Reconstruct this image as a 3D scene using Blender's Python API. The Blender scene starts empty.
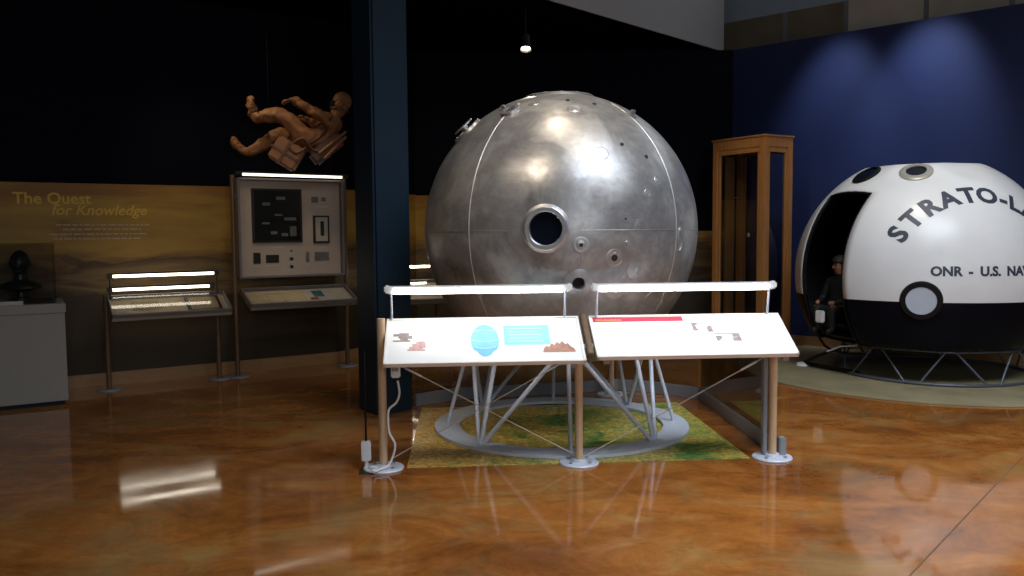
import bpy, bmesh, math, random
from mathutils import Vector, Matrix
from math import sin, cos, pi, radians as D, sqrt
random.seed(7)
SC = bpy.context.scene
COL = SC.collection

# ------------------------------------------------------------------ materials
def mat(name, col=(.5, .5, .5), rough=.5, metal=0.0, emit=None, estr=0.0, alpha=1.0, spec=.5, coat=0.0, var=0.0, vscale=8.0, bump=0.0, bscale=30.0):
    m = bpy.data.materials.new(name); m.use_nodes = True
    nt = m.node_tree; b = nt.nodes['Principled BSDF']
    b.inputs['Base Color'].default_value = (*col, 1)
    b.inputs['Roughness'].default_value = rough
    b.inputs['Metallic'].default_value = metal
    b.inputs['Specular IOR Level'].default_value = spec
    b.inputs['Coat Weight'].default_value = coat
    if emit:
        b.inputs['Emission Color'].default_value = (*emit, 1); b.inputs['Emission Strength'].default_value = estr
    if alpha < 1: b.inputs['Alpha'].default_value = alpha
    tc = nt.nodes.new('ShaderNodeTexCoord')
    if var > 0:
        n = nt.nodes.new('ShaderNodeTexNoise'); n.inputs['Scale'].default_value = vscale; n.inputs['Detail'].default_value = 6
        nt.links.new(tc.outputs['Object'], n.inputs['Vector'])
        mx = nt.nodes.new('ShaderNodeMix'); mx.data_type = 'RGBA'
        mx.inputs['A'].default_value = (*[c * (1 - var) for c in col], 1)
        mx.inputs['B'].default_value = (*[min(1, c * (1 + var)) for c in col], 1)
        nt.links.new(n.outputs['Fac'], mx.inputs['Factor']); nt.links.new(mx.outputs['Result'], b.inputs['Base Color'])
    if bump > 0:
        n = nt.nodes.new('ShaderNodeTexNoise'); n.inputs['Scale'].default_value = bscale; n.inputs['Detail'].default_value = 4
        nt.links.new(tc.outputs['Object'], n.inputs['Vector'])
        bp = nt.nodes.new('ShaderNodeBump'); bp.inputs['Strength'].default_value = bump; bp.inputs['Distance'].default_value = .01
        nt.links.new(n.outputs['Fac'], bp.inputs['Height']); nt.links.new(bp.outputs['Normal'], b.inputs['Normal'])
    return m

def ramp(nt, stops):
    r = nt.nodes.new('ShaderNodeValToRGB'); el = r.color_ramp.elements
    while len(el) < len(stops): el.new(.5)
    for e, (p, c) in zip(el, stops): e.position = p; e.color = (*c, 1)
    return r
def noise(nt, vec, scale, detail=6, rough=.55, dist=0.0, mapping=None):
    n = nt.nodes.new('ShaderNodeTexNoise'); n.inputs['Scale'].default_value = scale; n.inputs['Detail'].default_value = detail
    n.inputs['Roughness'].default_value = rough; n.inputs['Distortion'].default_value = dist
    if mapping:
        mp = nt.nodes.new('ShaderNodeMapping'); mp.inputs['Scale'].default_value = mapping
        nt.links.new(vec, mp.inputs['Vector']); vec = mp.outputs['Vector']
    nt.links.new(vec, n.inputs['Vector']); return n
def mixc(nt, fac, a, b, mode='MIX'):
    m = nt.nodes.new('ShaderNodeMix'); m.data_type = 'RGBA'; m.blend_type = mode
    for v, s in ((fac, 'Factor'), (a, 'A'), (b, 'B')):
        if isinstance(v, (int, float)): m.inputs[s].default_value = v
        elif isinstance(v, tuple): m.inputs[s].default_value = (*v, 1)
        else: nt.links.new(v, m.inputs[s])
    return m.outputs['Result']

def floor_material():
    m = mat('stained_concrete', rough=.1, spec=.5, coat=.0); nt = m.node_tree; b = nt.nodes['Principled BSDF']
    tc = nt.nodes.new('ShaderNodeTexCoord').outputs['Object']
    n1 = noise(nt, tc, 1.15, 12, .68, 1.1, (.75, 1.3, 1)); n2 = noise(nt, tc, 4.5, 14, .8, .6); n3 = noise(nt, tc, .9, 8, .62, .6)
    r1 = ramp(nt, [(.30, (.17, .055, .014)), (.43, (.29, .094, .019)), (.54, (.38, .135, .028)), (.68, (.38, .21, .068))])
    nt.links.new(n1.outputs['Fac'], r1.inputs['Fac'])
    r2 = ramp(nt, [(.32, (.68, .68, .68)), (.68, (1.25, 1.25, 1.25))]); nt.links.new(n2.outputs['Fac'], r2.inputs['Fac'])
    c = mixc(nt, 1.0, r1.outputs['Color'], r2.outputs['Color'], 'MULTIPLY')
    r3 = ramp(nt, [(.52, (0, 0, 0)), (.68, (1, 1, 1))]); nt.links.new(n3.outputs['Fac'], r3.inputs['Fac'])
    sep = nt.nodes.new('ShaderNodeMath'); sep.operation = 'MULTIPLY'; sep.inputs[1].default_value = .55
    nt.links.new(r3.outputs['Color'], sep.inputs[0])
    c = mixc(nt, sep.outputs[0], c, (.26, .20, .085))
    nt.links.new(c, b.inputs['Base Color'])
    n4 = noise(nt, tc, 2.2, 6); rr = nt.nodes.new('ShaderNodeMapRange')
    rr.inputs['From Min'].default_value = .35; rr.inputs['From Max'].default_value = .7; rr.inputs['To Min'].default_value = .05; rr.inputs['To Max'].default_value = .11
    nt.links.new(n4.outputs['Fac'], rr.inputs['Value']); nt.links.new(rr.outputs['Result'], b.inputs['Roughness'])
    bp = nt.nodes.new('ShaderNodeBump'); bp.inputs['Strength'].default_value = .015; bp.inputs['Distance'].default_value = .01
    n5 = noise(nt, tc, 5, 3); nt.links.new(n5.outputs['Fac'], bp.inputs['Height']); nt.links.new(bp.outputs['Normal'], b.inputs['Normal'])
    return m
def mural_material():
    # printed landscape: hazy golden sky above layered dark ridges
    m = mat('mural_print', rough=.55, spec=.3); nt = m.node_tree; b = nt.nodes['Principled BSDF']
    tc = nt.nodes.new('ShaderNodeTexCoord').outputs['Object']
    sp = nt.nodes.new('ShaderNodeSeparateXYZ'); nt.links.new(tc, sp.inputs[0])
    n = noise(nt, tc, 1.0, 8, .6, .6, (.8, .8, 4.5)); n2 = noise(nt, tc, .35, 3)
    ad = nt.nodes.new('ShaderNodeMath'); ad.operation = 'MULTIPLY_ADD'; ad.inputs[1].default_value = 1 / 2.07
    nt.links.new(sp.outputs['Z'], ad.inputs[0])
    sb = nt.nodes.new('ShaderNodeMath'); sb.operation = 'MULTIPLY_ADD'; sb.inputs[1].default_value = .5; sb.inputs[2].default_value = -.25
    nt.links.new(n.outputs['Fac'], sb.inputs[0]); nt.links.new(sb.outputs[0], ad.inputs[2])
    r = ramp(nt, [(.0, (.03, .02, .009)), (.28, (.045, .03, .012)), (.42, (.04, .024, .011)), (.52, (.16, .10, .035)), (.60, (.07, .035, .014)), (.70, (.34, .19, .04)), (.86, (.46, .28, .05)), (1.0, (.30, .14, .03))])
    nt.links.new(ad.outputs[0], r.inputs['Fac'])
    r2 = ramp(nt, [(.35, (.5, .5, .5)), (.62, (1.2, 1.2, 1.2))]); nt.links.new(n2.outputs['Fac'], r2.inputs['Fac'])
    c = mixc(nt, 1.0, r.outputs['Color'], r2.outputs['Color'], 'MULTIPLY')
    nt.links.new(c, b.inputs['Base Color']); return m
def aluminium_material():
    m = mat('weathered_aluminium', rough=.4, metal=.6); nt = m.node_tree; b = nt.nodes['Principled BSDF']
    tc = nt.nodes.new('ShaderNodeTexCoord').outputs['Object']
    n1 = noise(nt, tc, 2.2, 9, .65, .5); n2 = noise(nt, tc, 9, 6, .6, .3); n3 = noise(nt, tc, 40, 3)
    r1 = ramp(nt, [(.3, (.24, .235, .235)), (.42, (.38, .375, .37)), (.5, (.30, .295, .30)), (.6, (.42, .41, .40)), (.7, (.34, .335, .33))]); nt.links.new(n1.outputs['Fac'], r1.inputs['Fac'])
    r2 = ramp(nt, [(.35, (.82, .81, .8)), (.65, (1.08, 1.08, 1.08))]); nt.links.new(n2.outputs['Fac'], r2.inputs['Fac'])
    nt.links.new(mixc(nt, 1.0, r1.outputs['Color'], r2.outputs['Color'], 'MULTIPLY'), b.inputs['Base Color'])
    rr = nt.nodes.new('ShaderNodeMapRange'); rr.inputs['From Min'].default_value = .3; rr.inputs['From Max'].default_value = .7
    rr.inputs['To Min'].default_value = .27; rr.inputs['To Max'].default_value = .46
    nt.links.new(n1.outputs['Fac'], rr.inputs['Value']); nt.links.new(rr.outputs['Result'], b.inputs['Roughness'])
    bp = nt.nodes.new('ShaderNodeBump'); bp.inputs['Strength'].default_value = .22; bp.inputs['Distance'].default_value = .02
    n4 = noise(nt, tc, 4.5, 3); nt.links.new(n4.outputs['Fac'], bp.inputs['Height']); nt.links.new(bp.outputs['Normal'], b.inputs['Normal'])
    return m
def twotone_material(zsplit):
    # enamel paint: white above the paint line, black below it
    m = mat('two_tone_enamel', rough=.3, spec=.5); nt = m.node_tree; b = nt.nodes['Principled BSDF']
    tc = nt.nodes.new('ShaderNodeTexCoord').outputs['Object']
    sp = nt.nodes.new('ShaderNodeSeparateXYZ'); nt.links.new(tc, sp.inputs[0])
    g = nt.nodes.new('ShaderNodeMath'); g.operation = 'GREATER_THAN'; g.inputs[1].default_value = zsplit
    nt.links.new(sp.outputs['Z'], g.inputs[0])
    n = noise(nt, tc, 2, 4); r = ramp(nt, [(.3, (.74, .74, .74)), (.7, (.82, .82, .82))]); nt.links.new(n.outputs['Fac'], r.inputs['Fac'])
    nt.links.new(mixc(nt, g.outputs[0], (.003, .004, .008), r.outputs['Color']), b.inputs['Base Color'])
    q = nt.nodes.new('ShaderNodeMath'); q.operation = 'MULTIPLY_ADD'; q.inputs[1].default_value = .4; q.inputs[2].default_value = .1
    nt.links.new(g.outputs[0], q.inputs[0]); nt.links.new(q.outputs[0], b.inputs['Specular IOR Level']); return m
def terrain_material():
    m = mat('terrain_print', rough=.35); nt = m.node_tree; b = nt.nodes['Principled BSDF']
    tc = nt.nodes.new('ShaderNodeTexCoord').outputs['Object']
    n1 = noise(nt, tc, 2.6, 10, .75, .6); n2 = noise(nt, tc, 26, 8, .85)
    r1 = ramp(nt, [(.34, (.06, .16, .05)), (.44, (.14, .28, .07)), (.52, (.62, .46, .11)), (.6, (.30, .32, .08)), (.7, (.72, .32, .08))])
    nt.links.new(n1.outputs['Fac'], r1.inputs['Fac'])
    r2 = ramp(nt, [(.4, (.3, .35, .3)), (.6, (1.7, 1.65, 1.5))]); nt.links.new(n2.outputs['Fac'], r2.inputs['Fac'])
    sx = nt.nodes.new('ShaderNodeSeparateXYZ'); nt.links.new(tc, sx.inputs[0])
    n3 = noise(nt, tc, 2.2, 6, .7); a1 = nt.nodes.new('ShaderNodeMath'); a1.operation = 'MULTIPLY_ADD'; a1.inputs[1].default_value = -.33
    nt.links.new(sx.outputs['X'], a1.inputs[0]); nt.links.new(n3.outputs['Fac'], a1.inputs[2])
    r3 = ramp(nt, [(.42, (0, 0, 0)), (.62, (.8, .8, .8))]); nt.links.new(a1.outputs[0], r3.inputs['Fac'])
    c1 = mixc(nt, r3.outputs['Color'], r1.outputs['Color'], (.66, .36, .08))
    nt.links.new(mixc(nt, 1.0, c1, r2.outputs['Color'], 'MULTIPLY'), b.inputs['Base Color']); return m
def wood_material(name, c1, c2, axis=(14, 14, 1.2)):
    m = mat(name, rough=.4); nt = m.node_tree; b = nt.nodes['Principled BSDF']
    tc = nt.nodes.new('ShaderNodeTexCoord').outputs['Object']
    n = noise(nt, tc, 2.5, 8, .6, .6, axis); r = ramp(nt, [(.3, c1), (.7, c2)]); nt.links.new(n.outputs['Fac'], r.inputs['Fac'])
    nt.links.new(r.outputs['Color'], b.inputs['Base Color']); return m
def glass_material(name, tint=(1, 1, 1), gloss=.08, rough=.0):
    m = bpy.data.materials.new(name); m.use_nodes = True; nt = m.node_tree; nt.nodes.clear()
    o = nt.nodes.new('ShaderNodeOutputMaterial'); t = nt.nodes.new('ShaderNodeBsdfTransparent'); g = nt.nodes.new('ShaderNodeBsdfGlossy')
    t.inputs['Color'].default_value = (*tint, 1); g.inputs['Roughness'].default_value = rough
    f = nt.nodes.new('ShaderNodeFresnel'); f.inputs['IOR'].default_value = 1.45
    ml = nt.nodes.new('ShaderNodeMath'); ml.operation = 'MULTIPLY'; ml.inputs[1].default_value = gloss / .04
    nt.links.new(f.outputs[0], ml.inputs[0])
    mx = nt.nodes.new('ShaderNodeMixShader'); nt.links.new(ml.outputs[0], mx.inputs[0]); nt.links.new(t.outputs[0], mx.inputs[1]); nt.links.new(g.outputs[0], mx.inputs[2])
    nt.links.new(mx.outputs[0], o.inputs['Surface']); return m

M = dict(
    floor=floor_material(), mural=mural_material(), alu=aluminium_material(), paint2=twotone_material(.85 - 1.06), terrain=terrain_material(),
    seam=mat('floor_joint', (.16, .09, .05), .5, var=.3),
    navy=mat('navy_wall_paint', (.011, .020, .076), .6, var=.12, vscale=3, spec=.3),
    navy_shaded=mat('shaded_navy_wall_paint', (.0022, .0032, .0085), .8, var=.1, spec=.1),  # same navy as the blue wall, its unlit look darkened into the colour
    column=mat('column_paint', (.009, .025, .046), .5, var=.1, spec=.25),
    black_ceiling=mat('black_ceiling_paint', (.002, .002, .0025), .9, var=.2, spec=.05),
    drywall=mat('grey_white_drywall', (.33, .33, .33), .8, var=.05),
    bluegrey=mat('blue_grey_paint', (.2, .26, .32), .8, var=.1),
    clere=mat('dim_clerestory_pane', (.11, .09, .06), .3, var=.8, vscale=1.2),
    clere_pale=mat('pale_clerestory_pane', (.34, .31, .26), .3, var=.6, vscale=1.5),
    skywin=mat('daylit_window_pane', (.6, .65, .7), .3, emit=(.75, .87, 1), estr=2.2),
    mullion=mat('grey_mullion', (.12, .13, .14), .5, var=.1),
    base_wood=wood_material('baseboard_oak', (.24, .125, .045), (.33, .18, .07), (1.2, 1.2, 14)),
    oak=wood_material('orange_oak', (.36, .155, .045), (.50, .235, .075)),
    darkwood=wood_material('walnut_post', (.10, .055, .025), (.16, .09, .045)),
    postwood=wood_material('pale_maple', (.50, .34, .20), (.66, .47, .29)),
    white=mat('white_enamel', (.8, .8, .8), .4, var=.03),
    board=mat('white_sign_face', (.86, .86, .85), .35, var=.01),
    frame=mat('cream_frame', (.85, .82, .78), .4, var=.03),
    greymetal=mat('grey_painted_steel', (.58, .62, .70), .4, var=.08, bump=.1),
    lightsteel=mat('light_steel_tube', (.52, .56, .66), .35, var=.08),
    pale_plate=mat('pale_grey_plate', (.62, .65, .74), .35, var=.06),
    rail=mat('grey_kick_rail', (.24, .25, .27), .45, var=.1),
    darksteel=mat('dark_steel', (.10, .115, .14), .4, metal=.3, var=.1),
    blacksteel=mat('black_steel', (.005, .005, .006), .55, var=.2, spec=.25),
    bolt=mat('zinc_bolt', (.55, .55, .55), .35, metal=.8, var=.1),
    cable=mat('steel_cable', (.55, .5, .42), .4, metal=.3, var=.1),
    whitecord=mat('white_plastic', (.75, .75, .76), .45, var=.04),
    blackglass=mat('black_glass', (.004, .006, .012), .08, var=.2),
    hole=mat('dark_recess', (.01, .009, .008), .7, var=.3),
    weld=mat('weld_bead', (.42, .41, .40), .45, metal=.8, var=.2, vscale=40),
    boss=mat('brushed_aluminium_fitting', (.42, .42, .43), .38, metal=.8, var=.2, vscale=25),
    tube=mat('lit_tube', (1, 1, 1), .4, emit=(1, .9, .72), estr=5),
    tube_soft=mat('soft_lit_tube', (1, 1, 1), .4, emit=(1, .93, .78), estr=2.2),
    tube_bright=mat('bright_lit_tube', (1, 1, 1), .4, emit=(1, .9, .72), estr=22),
    tube_cool=mat('lit_white_tube', (1, 1, 1), .4, emit=(1, .97, .93), estr=20),
    lampface=mat('lit_lamp_lens', (1, 1, 1), .4, emit=(1, .85, .62), estr=25),
    fixture=mat('dark_bronze_fixture', (.05, .04, .03), .4, metal=.5, var=.1),
    plinth=mat('warm_white_plinth', (.29, .265, .23), .55, var=.03),
    vitrine=glass_material('vitrine_glass', (.93, .93, .93), .02),
    caseglass=glass_material('case_glass', (.97, .97, .97), .006),
    railglass=glass_material('barrier_glass', (.80, .79, .74), .035),
    cabglass=glass_material('showcase_glass', (.86, .88, .9), .02),
    bronze=mat('dark_bronze', (.02, .022, .018), .35, metal=.6, var=.3),
    statue=mat('brown_carved_wood', (.26, .105, .035), .6, var=.35, vscale=9, bump=.6, bscale=22),
    statue_dark=mat('dark_brown_straps', (.10, .042, .018), .55, var=.4, vscale=12, bump=.5),
    leatherdark=mat('dark_goggle', (.015, .01, .007), .3, var=.2),
    parchment=mat('aged_paper', (.52, .42, .26), .7, var=.22, vscale=5),
    parchment2=mat('tan_print', (.36, .27, .15), .7, var=.3, vscale=7),
    trayc=mat('case_tray_cream', (.45, .37, .27), .5, var=.06),
    panelc=mat('beige_display_panel', (.55, .43, .33), .5, var=.05),
    panelt=mat('grey_case_frame', (.17, .15, .14), .4, var=.06),
    picframe=mat('dark_picture_frame', (.02, .015, .012), .4, var=.2),
    photo_dark=mat('dark_photograph', (.006, .007, .006), .4, var=.9, vscale=5, spec=.2),
    photo_mid=mat('faded_photograph', (.16, .14, .12), .45, var=.8, vscale=14),
    mount=mat('cream_mount', (.5, .43, .34), .6, var=.05),
    caption=mat('caption_card', (.62, .55, .46), .6, var=.03),
    teal=mat('teal_patch', (.02, .13, .16), .5, var=.4, vscale=20),
    rust=mat('rust_patch', (.22, .05, .02), .5, var=.4, vscale=20),
    gold_text=mat('gold_lettering', (.78, .48, .06), .6, var=.05),
    tan_text=mat('tan_small_text', (.5, .4, .28), .6, var=.05),
    slate=mat('slate_lettering', (.035, .045, .07), .45, var=.05),
    skyprint=mat('sky_blue_print', (.16, .55, .80), .4, var=.35, vscale=11),
    skyline=mat('pale_blue_line', (.45, .8, .9), .4, var=.1),
    cyan=mat('cyan_print', (.20, .75, .80), .4, var=.04),
    red=mat('crimson_stripe', (.45, .03, .07), .4, var=.08),
    orange=mat('orange_lettering', (.8, .3, .12), .4, var=.05),
    mountain=mat('mountain_print', (.42, .2, .14), .45, var=.6, vscale=30),
    collage=mat('grey_photo_print', (.26, .2, .19), .45, var=.8, vscale=45),
    collage2=mat('pink_photo_print', (.6, .35, .34), .45, var=.5, vscale=45),
    disc=mat('sand_terrain_print', (.30, .25, .14), .5, var=.45, vscale=3),
    window_pale=mat('frosted_window', (.5, .57, .66), .25, var=.08),
    portring=mat('aged_port_ring', (.45, .43, .37), .4, metal=.4, var=.15),
    suit=mat('black_flight_suit', (.007, .007, .009), .7, var=.3),
    skin=mat('mannequin_skin', (.35, .17, .10), .5, var=.1),
    seatm=mat('dark_green_canvas', (.03, .03, .022), .7, var=.3),
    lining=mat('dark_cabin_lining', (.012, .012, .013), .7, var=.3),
)

# ------------------------------------------------------------------ mesh helpers
def bm_box(bm, c, s, rot=None, bev=0.0):
    g = bmesh.ops.create_cube(bm, size=1.0); vs = g['verts']
    for v in vs: v.co = Vector((v.co.x * s[0], v.co.y * s[1], v.co.z * s[2]))
    if bev > 0:
        es = list({e for v in vs for e in v.link_edges})
        r = bmesh.ops.bevel(bm, geom=es, offset=min(bev, min(s) * .45), segments=2, affect='EDGES')
        vs = list({v for f in r['faces'] for v in f.verts} | {v for v in vs if v.is_valid})
    for v in vs:
        co = v.co.copy()
        if rot is not None: co = rot @ co
        v.co = co + Vector(c)
def frame_of(d):
    d = d.normalized(); a = Vector((0, 0, 1)) if abs(d.z) < .9 else Vector((1, 0, 0))
    x = d.cross(a).normalized(); y = d.cross(x).normalized(); return x, y
def bm_tube(bm, p0, p1, r, n=14, r2=None):
    p0 = Vector(p0); p1 = Vector(p1); r2 = r if r2 is None else r2; x, y = frame_of(p1 - p0)
    a = [bm.verts.new(p0 + (x * cos(2 * pi * i / n) + y * sin(2 * pi * i / n)) * r) for i in range(n)]
    b = [bm.verts.new(p1 + (x * cos(2 * pi * i / n) + y * sin(2 * pi * i / n)) * r2) for i in range(n)]
    for i in range(n): bm.faces.new((a[i], a[(i + 1) % n], b[(i + 1) % n], b[i]))
    bm.faces.new(a[::-1]); bm.faces.new(b)
def bm_path(bm, pts, r, n=8, closed=False):
    pts = [Vector(p) for p in pts]; rings = []; N = len(pts); up = None
    for i, p in enumerate(pts):
        if closed: d = (pts[(i + 1) % N] - pts[i - 1]).normalized()
        else: d = (pts[min(i + 1, N - 1)] - pts[max(i - 1, 0)]).normalized()
        if up is None: x, y = frame_of(d)
        else:
            x = (up - d * up.dot(d)).normalized(); y = d.cross(x)
        up = x
        rings.append([bm.verts.new(p + (x * cos(2 * pi * k / n) + y * sin(2 * pi * k / n)) * r) for k in range(n)])
    for i in range(N if closed else N - 1):
        a, b = rings[i], rings[(i + 1) % N]
        for k in range(n): bm.faces.new((a[k], a[(k + 1) % n], b[(k + 1) % n], b[k]))
    if not closed: bm.faces.new(rings[0][::-1]); bm.faces.new(rings[-1])
def smooth_pts(ctrl, sub=6):
    P = [Vector(p) for p in ctrl]; out = []
    for i in range(len(P) - 1):
        p0, p1, p2, p3 = P[max(i - 1, 0)], P[i], P[i + 1], P[min(i + 2, len(P) - 1)]
        for k in range(sub):
            t = k / sub; out.append(.5 * ((2 * p1) + (p2 - p0) * t + (2 * p0 - 5 * p1 + 4 * p2 - p3) * t * t + (3 * p1 - p0 - 3 * p2 + p3) * t ** 3))
    out.append(P[-1]); return out
def bm_lathe(bm, prof, n=48, c=(0, 0, 0), axis=None, closed=True):
    """prof: list of (r, h); closed profile gives a ring, open one is capped where r=0"""
    c = Vector(c); axis = Vector(axis or (0, 0, 1)).normalized(); x, y = frame_of(axis); rows = []
    for r, h in prof:
        if r < 1e-6: rows.append([bm.verts.new(c + axis * h)])
        else: rows.append([bm.verts.new(c + axis * h + (x * cos(2 * pi * i / n) + y * sin(2 * pi * i / n)) * r) for i in range(n)])
    seq = list(zip(rows, rows[1:] + rows[:1])) if closed else list(zip(rows, rows[1:]))
    for a, b in seq:
        for i in range(n):
            j = (i + 1) % n
            if len(a) == 1 and len(b) == 1: continue
            if len(a) == 1: bm.faces.new((a[0], b[j], b[i]))
            elif len(b) == 1: bm.faces.new((a[i], a[j], b[0]))
            else: bm.faces.new((a[i], a[j], b[j], b[i]))
def bm_disc_solid(bm, c, axis, r, t, n=40, edge=.0):
    e = edge; bm_lathe(bm, [(0, 0), (r, 0), (r, t - e), (r - e, t), (0, t)], n, c, axis, closed=False)
def bm_prism(bm, pts2, z0, z1, fn):
    a = [bm.verts.new(fn(x, y, z0)) for x, y in pts2]; b = [bm.verts.new(fn(x, y, z1)) for x, y in pts2]; n = len(a)
    for i in range(n): bm.faces.new((a[i], a[(i + 1) % n], b[(i + 1) % n], b[i]))
    bm.faces.new(a[::-1]); bm.faces.new(b)
def new(): return bmesh.new()
def obj(name, bm, m, parent=None, loc=(0, 0, 0), rotz=0.0, smooth=None, bevel=0.0):
    bmesh.ops.recalc_face_normals(bm, faces=bm.faces[:])
    me = bpy.data.meshes.new(name); bm.to_mesh(me); bm.free()
    ms = m if isinstance(m, (list, tuple)) else [m]
    for q in ms: me.materials.append(q)
    o = bpy.data.objects.new(name, me); COL.objects.link(o); o.location = loc; o.rotation_euler = (0, 0, rotz)
    if parent: o.parent = parent
    if smooth is not None:
        for p in me.polygons: p.use_smooth = True
        try: me.set_sharp_from_angle(angle=D(smooth))
        except Exception: pass
    if bevel > 0:
        b = o.modifiers.new('bevel', 'BEVEL'); b.width = bevel; b.segments = 2; b.limit_method = 'ANGLE'; b.angle_limit = D(40)
    return o
def tag(o, label, cat, group=None):
    o['label'] = label; o['category'] = cat
    if group: o['group'] = group
    return o
def thing(name, label, cat, loc=(0, 0, 0), rotz=0.0, group=None):
    o = bpy.data.objects.new(name, None); COL.objects.link(o); o.empty_display_size = .1
    o.location = loc; o.rotation_euler = (0, 0, rotz); return tag(o, label, cat, group)
def struct(name, bm, m, **k):
    o = obj(name, bm, m, **k); o['kind'] = 'structure'; return o
def boxo(name, c, s, m, parent=None, rot=None, bev=.004):
    bm = new(); bm_box(bm, c, s, rot, bev); return obj(name, bm, m, parent)
def vwall(p0, p1, z0, z1, th):
    """vertical slab from p0 to p1; thickness goes away from the camera side (left of travel p0->p1)"""
    bm = new(); d = (Vector(p1) - Vector(p0)).normalized(); n = Vector((-d.y, d.x)) * th
    pts = [Vector(p0), Vector(p1), Vector(p1) + n, Vector(p0) + n]
    a = [bm.verts.new((p.x, p.y, z0)) for p in pts]; b = [bm.verts.new((p.x, p.y, z1)) for p in pts]
    for i in range(4): bm.faces.new((a[i], a[(i + 1) % 4], b[(i + 1) % 4], b[i]))
    bm.faces.new(a[::-1]); bm.faces.new(b); return bm
def polyslab(pts, z0, z1):
    bm = new(); bm_prism(bm, pts, z0, z1, lambda x, y, z: Vector((x, y, z))); return bm
def text_mesh(s, size, shear=0.0, offset=0.0, extrude=.002, align='LEFT', space=1.0):
    cu = bpy.data.curves.new('lettering', 'FONT'); cu.body = s; cu.size = size; cu.shear = shear; cu.offset = offset
    cu.extrude = extrude; cu.align_x = align; cu.space_character = space; cu.resolution_u = 3
    o = bpy.data.objects.new('lettering', cu); COL.objects.link(o); bpy.context.view_layer.update()
    dg = bpy.context.evaluated_depsgraph_get(); me = bpy.data.meshes.new_from_object(o.evaluated_get(dg))
    bpy.data.objects.remove(o); bm = bmesh.new(); bm.from_mesh(me); bpy.data.meshes.remove(me); return bm
def bm_merge(dst, src, fn):
    mp = {}
    for v in src.verts: mp[v] = dst.verts.new(fn(v.co))
    for f in src.faces:
        try: dst.faces.new([mp[v] for v in f.verts])
        except ValueError: pass
    src.free()
def sph(lon, lat, R=1.0):
    a, b = D(lon), D(lat); return Vector((sin(a) * cos(b), -cos(a) * cos(b), sin(b))) * R
def skin_body(joints, edges, root, mats, parent=None, name='body', sub=2, assign=None):
    """joints: {name: (co, radius or (rx, ry))} -> one continuous skinned surface"""
    keys = list(joints); me = bpy.data.meshes.new(name)
    me.from_pydata([joints[k][0] for k in keys], [(keys.index(a), keys.index(b)) for a, b in edges], [])
    o = bpy.data.objects.new(name, me); COL.objects.link(o)
    o.modifiers.new('skin', 'SKIN'); s = o.modifiers.new('sub', 'SUBSURF'); s.levels = sub; s.render_levels = sub
    sk = me.skin_vertices[0].data
    for i, k in enumerate(keys):
        r = joints[k][1]; sk[i].radius = r if isinstance(r, tuple) else (r, r); sk[i].use_root = (k == root)
    bpy.context.view_layer.update(); dg = bpy.context.evaluated_depsgraph_get()
    m2 = bpy.data.meshes.new_from_object(o.evaluated_get(dg)); bpy.data.objects.remove(o)
    m2.materials.clear()
    for q in mats: m2.materials.append(q)
    for p in m2.polygons:
        p.use_smooth = True
        if assign: p.material_index = assign(p.center)
    b = bpy.data.objects.new(name, m2); COL.objects.link(b); b.parent = parent; return b

# ------------------------------------------------------------------ the room
fl = new(); bm_box(fl, (1, 4.5, -.05), (19, 19, .1)); struct('floor', fl, M['floor'])
# saw-cut joint running across the right foreground
fj = new(); a = Vector((1.45, 3.25, 0)); b_ = Vector((4.6, 6.84, 0)); d = (b_ - a); bm_box(fj, ((a + b_) / 2).to_tuple(), (d.length, .008, .004), Matrix.Rotation(math.atan2(d.y, d.x), 3, 'Z'))
struct('trim_1', fj, M['seam'])

W = [(-6.6, 6.9), (-4.26, 8.41), (-3.35, 9.0), (-2.1, 9.83), (-1.88, 10.2), (-1.30, 11.66)]
def wall_run(name, pts, z0, z1, th, m, off=0.0):
    bm = new(); P = [Vector(p) for p in pts]; nrm = []
    for i in range(len(P)):
        d0 = (P[i] - P[i - 1]).normalized() if i else None; d1 = (P[i + 1] - P[i]).normalized() if i < len(P) - 1 else None
        d = ((d0 or d1) + (d1 or d0)).normalized(); nrm.append(Vector((-d.y, d.x)))
    F = [p + n * off for p, n in zip(P, nrm)]; B = [p + n * (off + th) for p, n in zip(P, nrm)]
    rows = [[bm.verts.new((q.x, q.y, z)) for q in L] for L, z in ((F, z0), (F, z1), (B, z1), (B, z0))]
    for a, b in zip(rows, rows[1:] + rows[:1]):
        for i in range(len(P) - 1): bm.faces.new((a[i], a[i + 1], b[i + 1], b[i]))
    for k in (0, -1): bm.faces.new([r[k] for r in rows])
    return struct(name, bm, m)
wall_run('wall_left', W, 0, 4.0, .12, M['navy_shaded'])
struct('wall_back', vwall((-1.34, 11.57), (3.06, 11.57), 0, 4.0, .12), M['navy_shaded'])
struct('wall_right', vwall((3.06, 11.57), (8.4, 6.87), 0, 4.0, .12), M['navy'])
wall_run('baseboard_left', W, 0, .13, .02, M['base_wood'], -.022)
struct('baseboard_back', vwall((-1.28, 11.545), (3.04, 11.545), 0, .13, .02), M['base_wood'])
bb = vwall((3.03, 11.56), (8.38, 6.85), 0, .14, .02); struct('baseboard_right', bb, M['base_wood'])
# mural print on the lower part of the left wall and the lower back wall
mo = wall_run('mural', W, .13, 2.06, .008, M['mural'], -.010)
del mo['kind']; tag(mo, 'golden brown printed landscape mural covering the lower left wall', 'mural')
mb = new()
for (x0, x1, z1) in ((-1.37, .6, 2.05),): bm_box(mb, ((x0 + x1) / 2, 11.56, (z1 + .13) / 2), (x1 - x0, .012, z1 - .13))
tag(obj('mural', mb, M['mural']), 'landscape mural panel on the back wall beside the blue column', 'mural')
mb = new(); bm_box(mb, (1.83, 11.558, .83), (2.44, .014, 1.4))
tag(obj('mural', mb, M['mural']), 'low landscape mural panel on the back wall behind the wooden showcase', 'mural')

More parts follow.
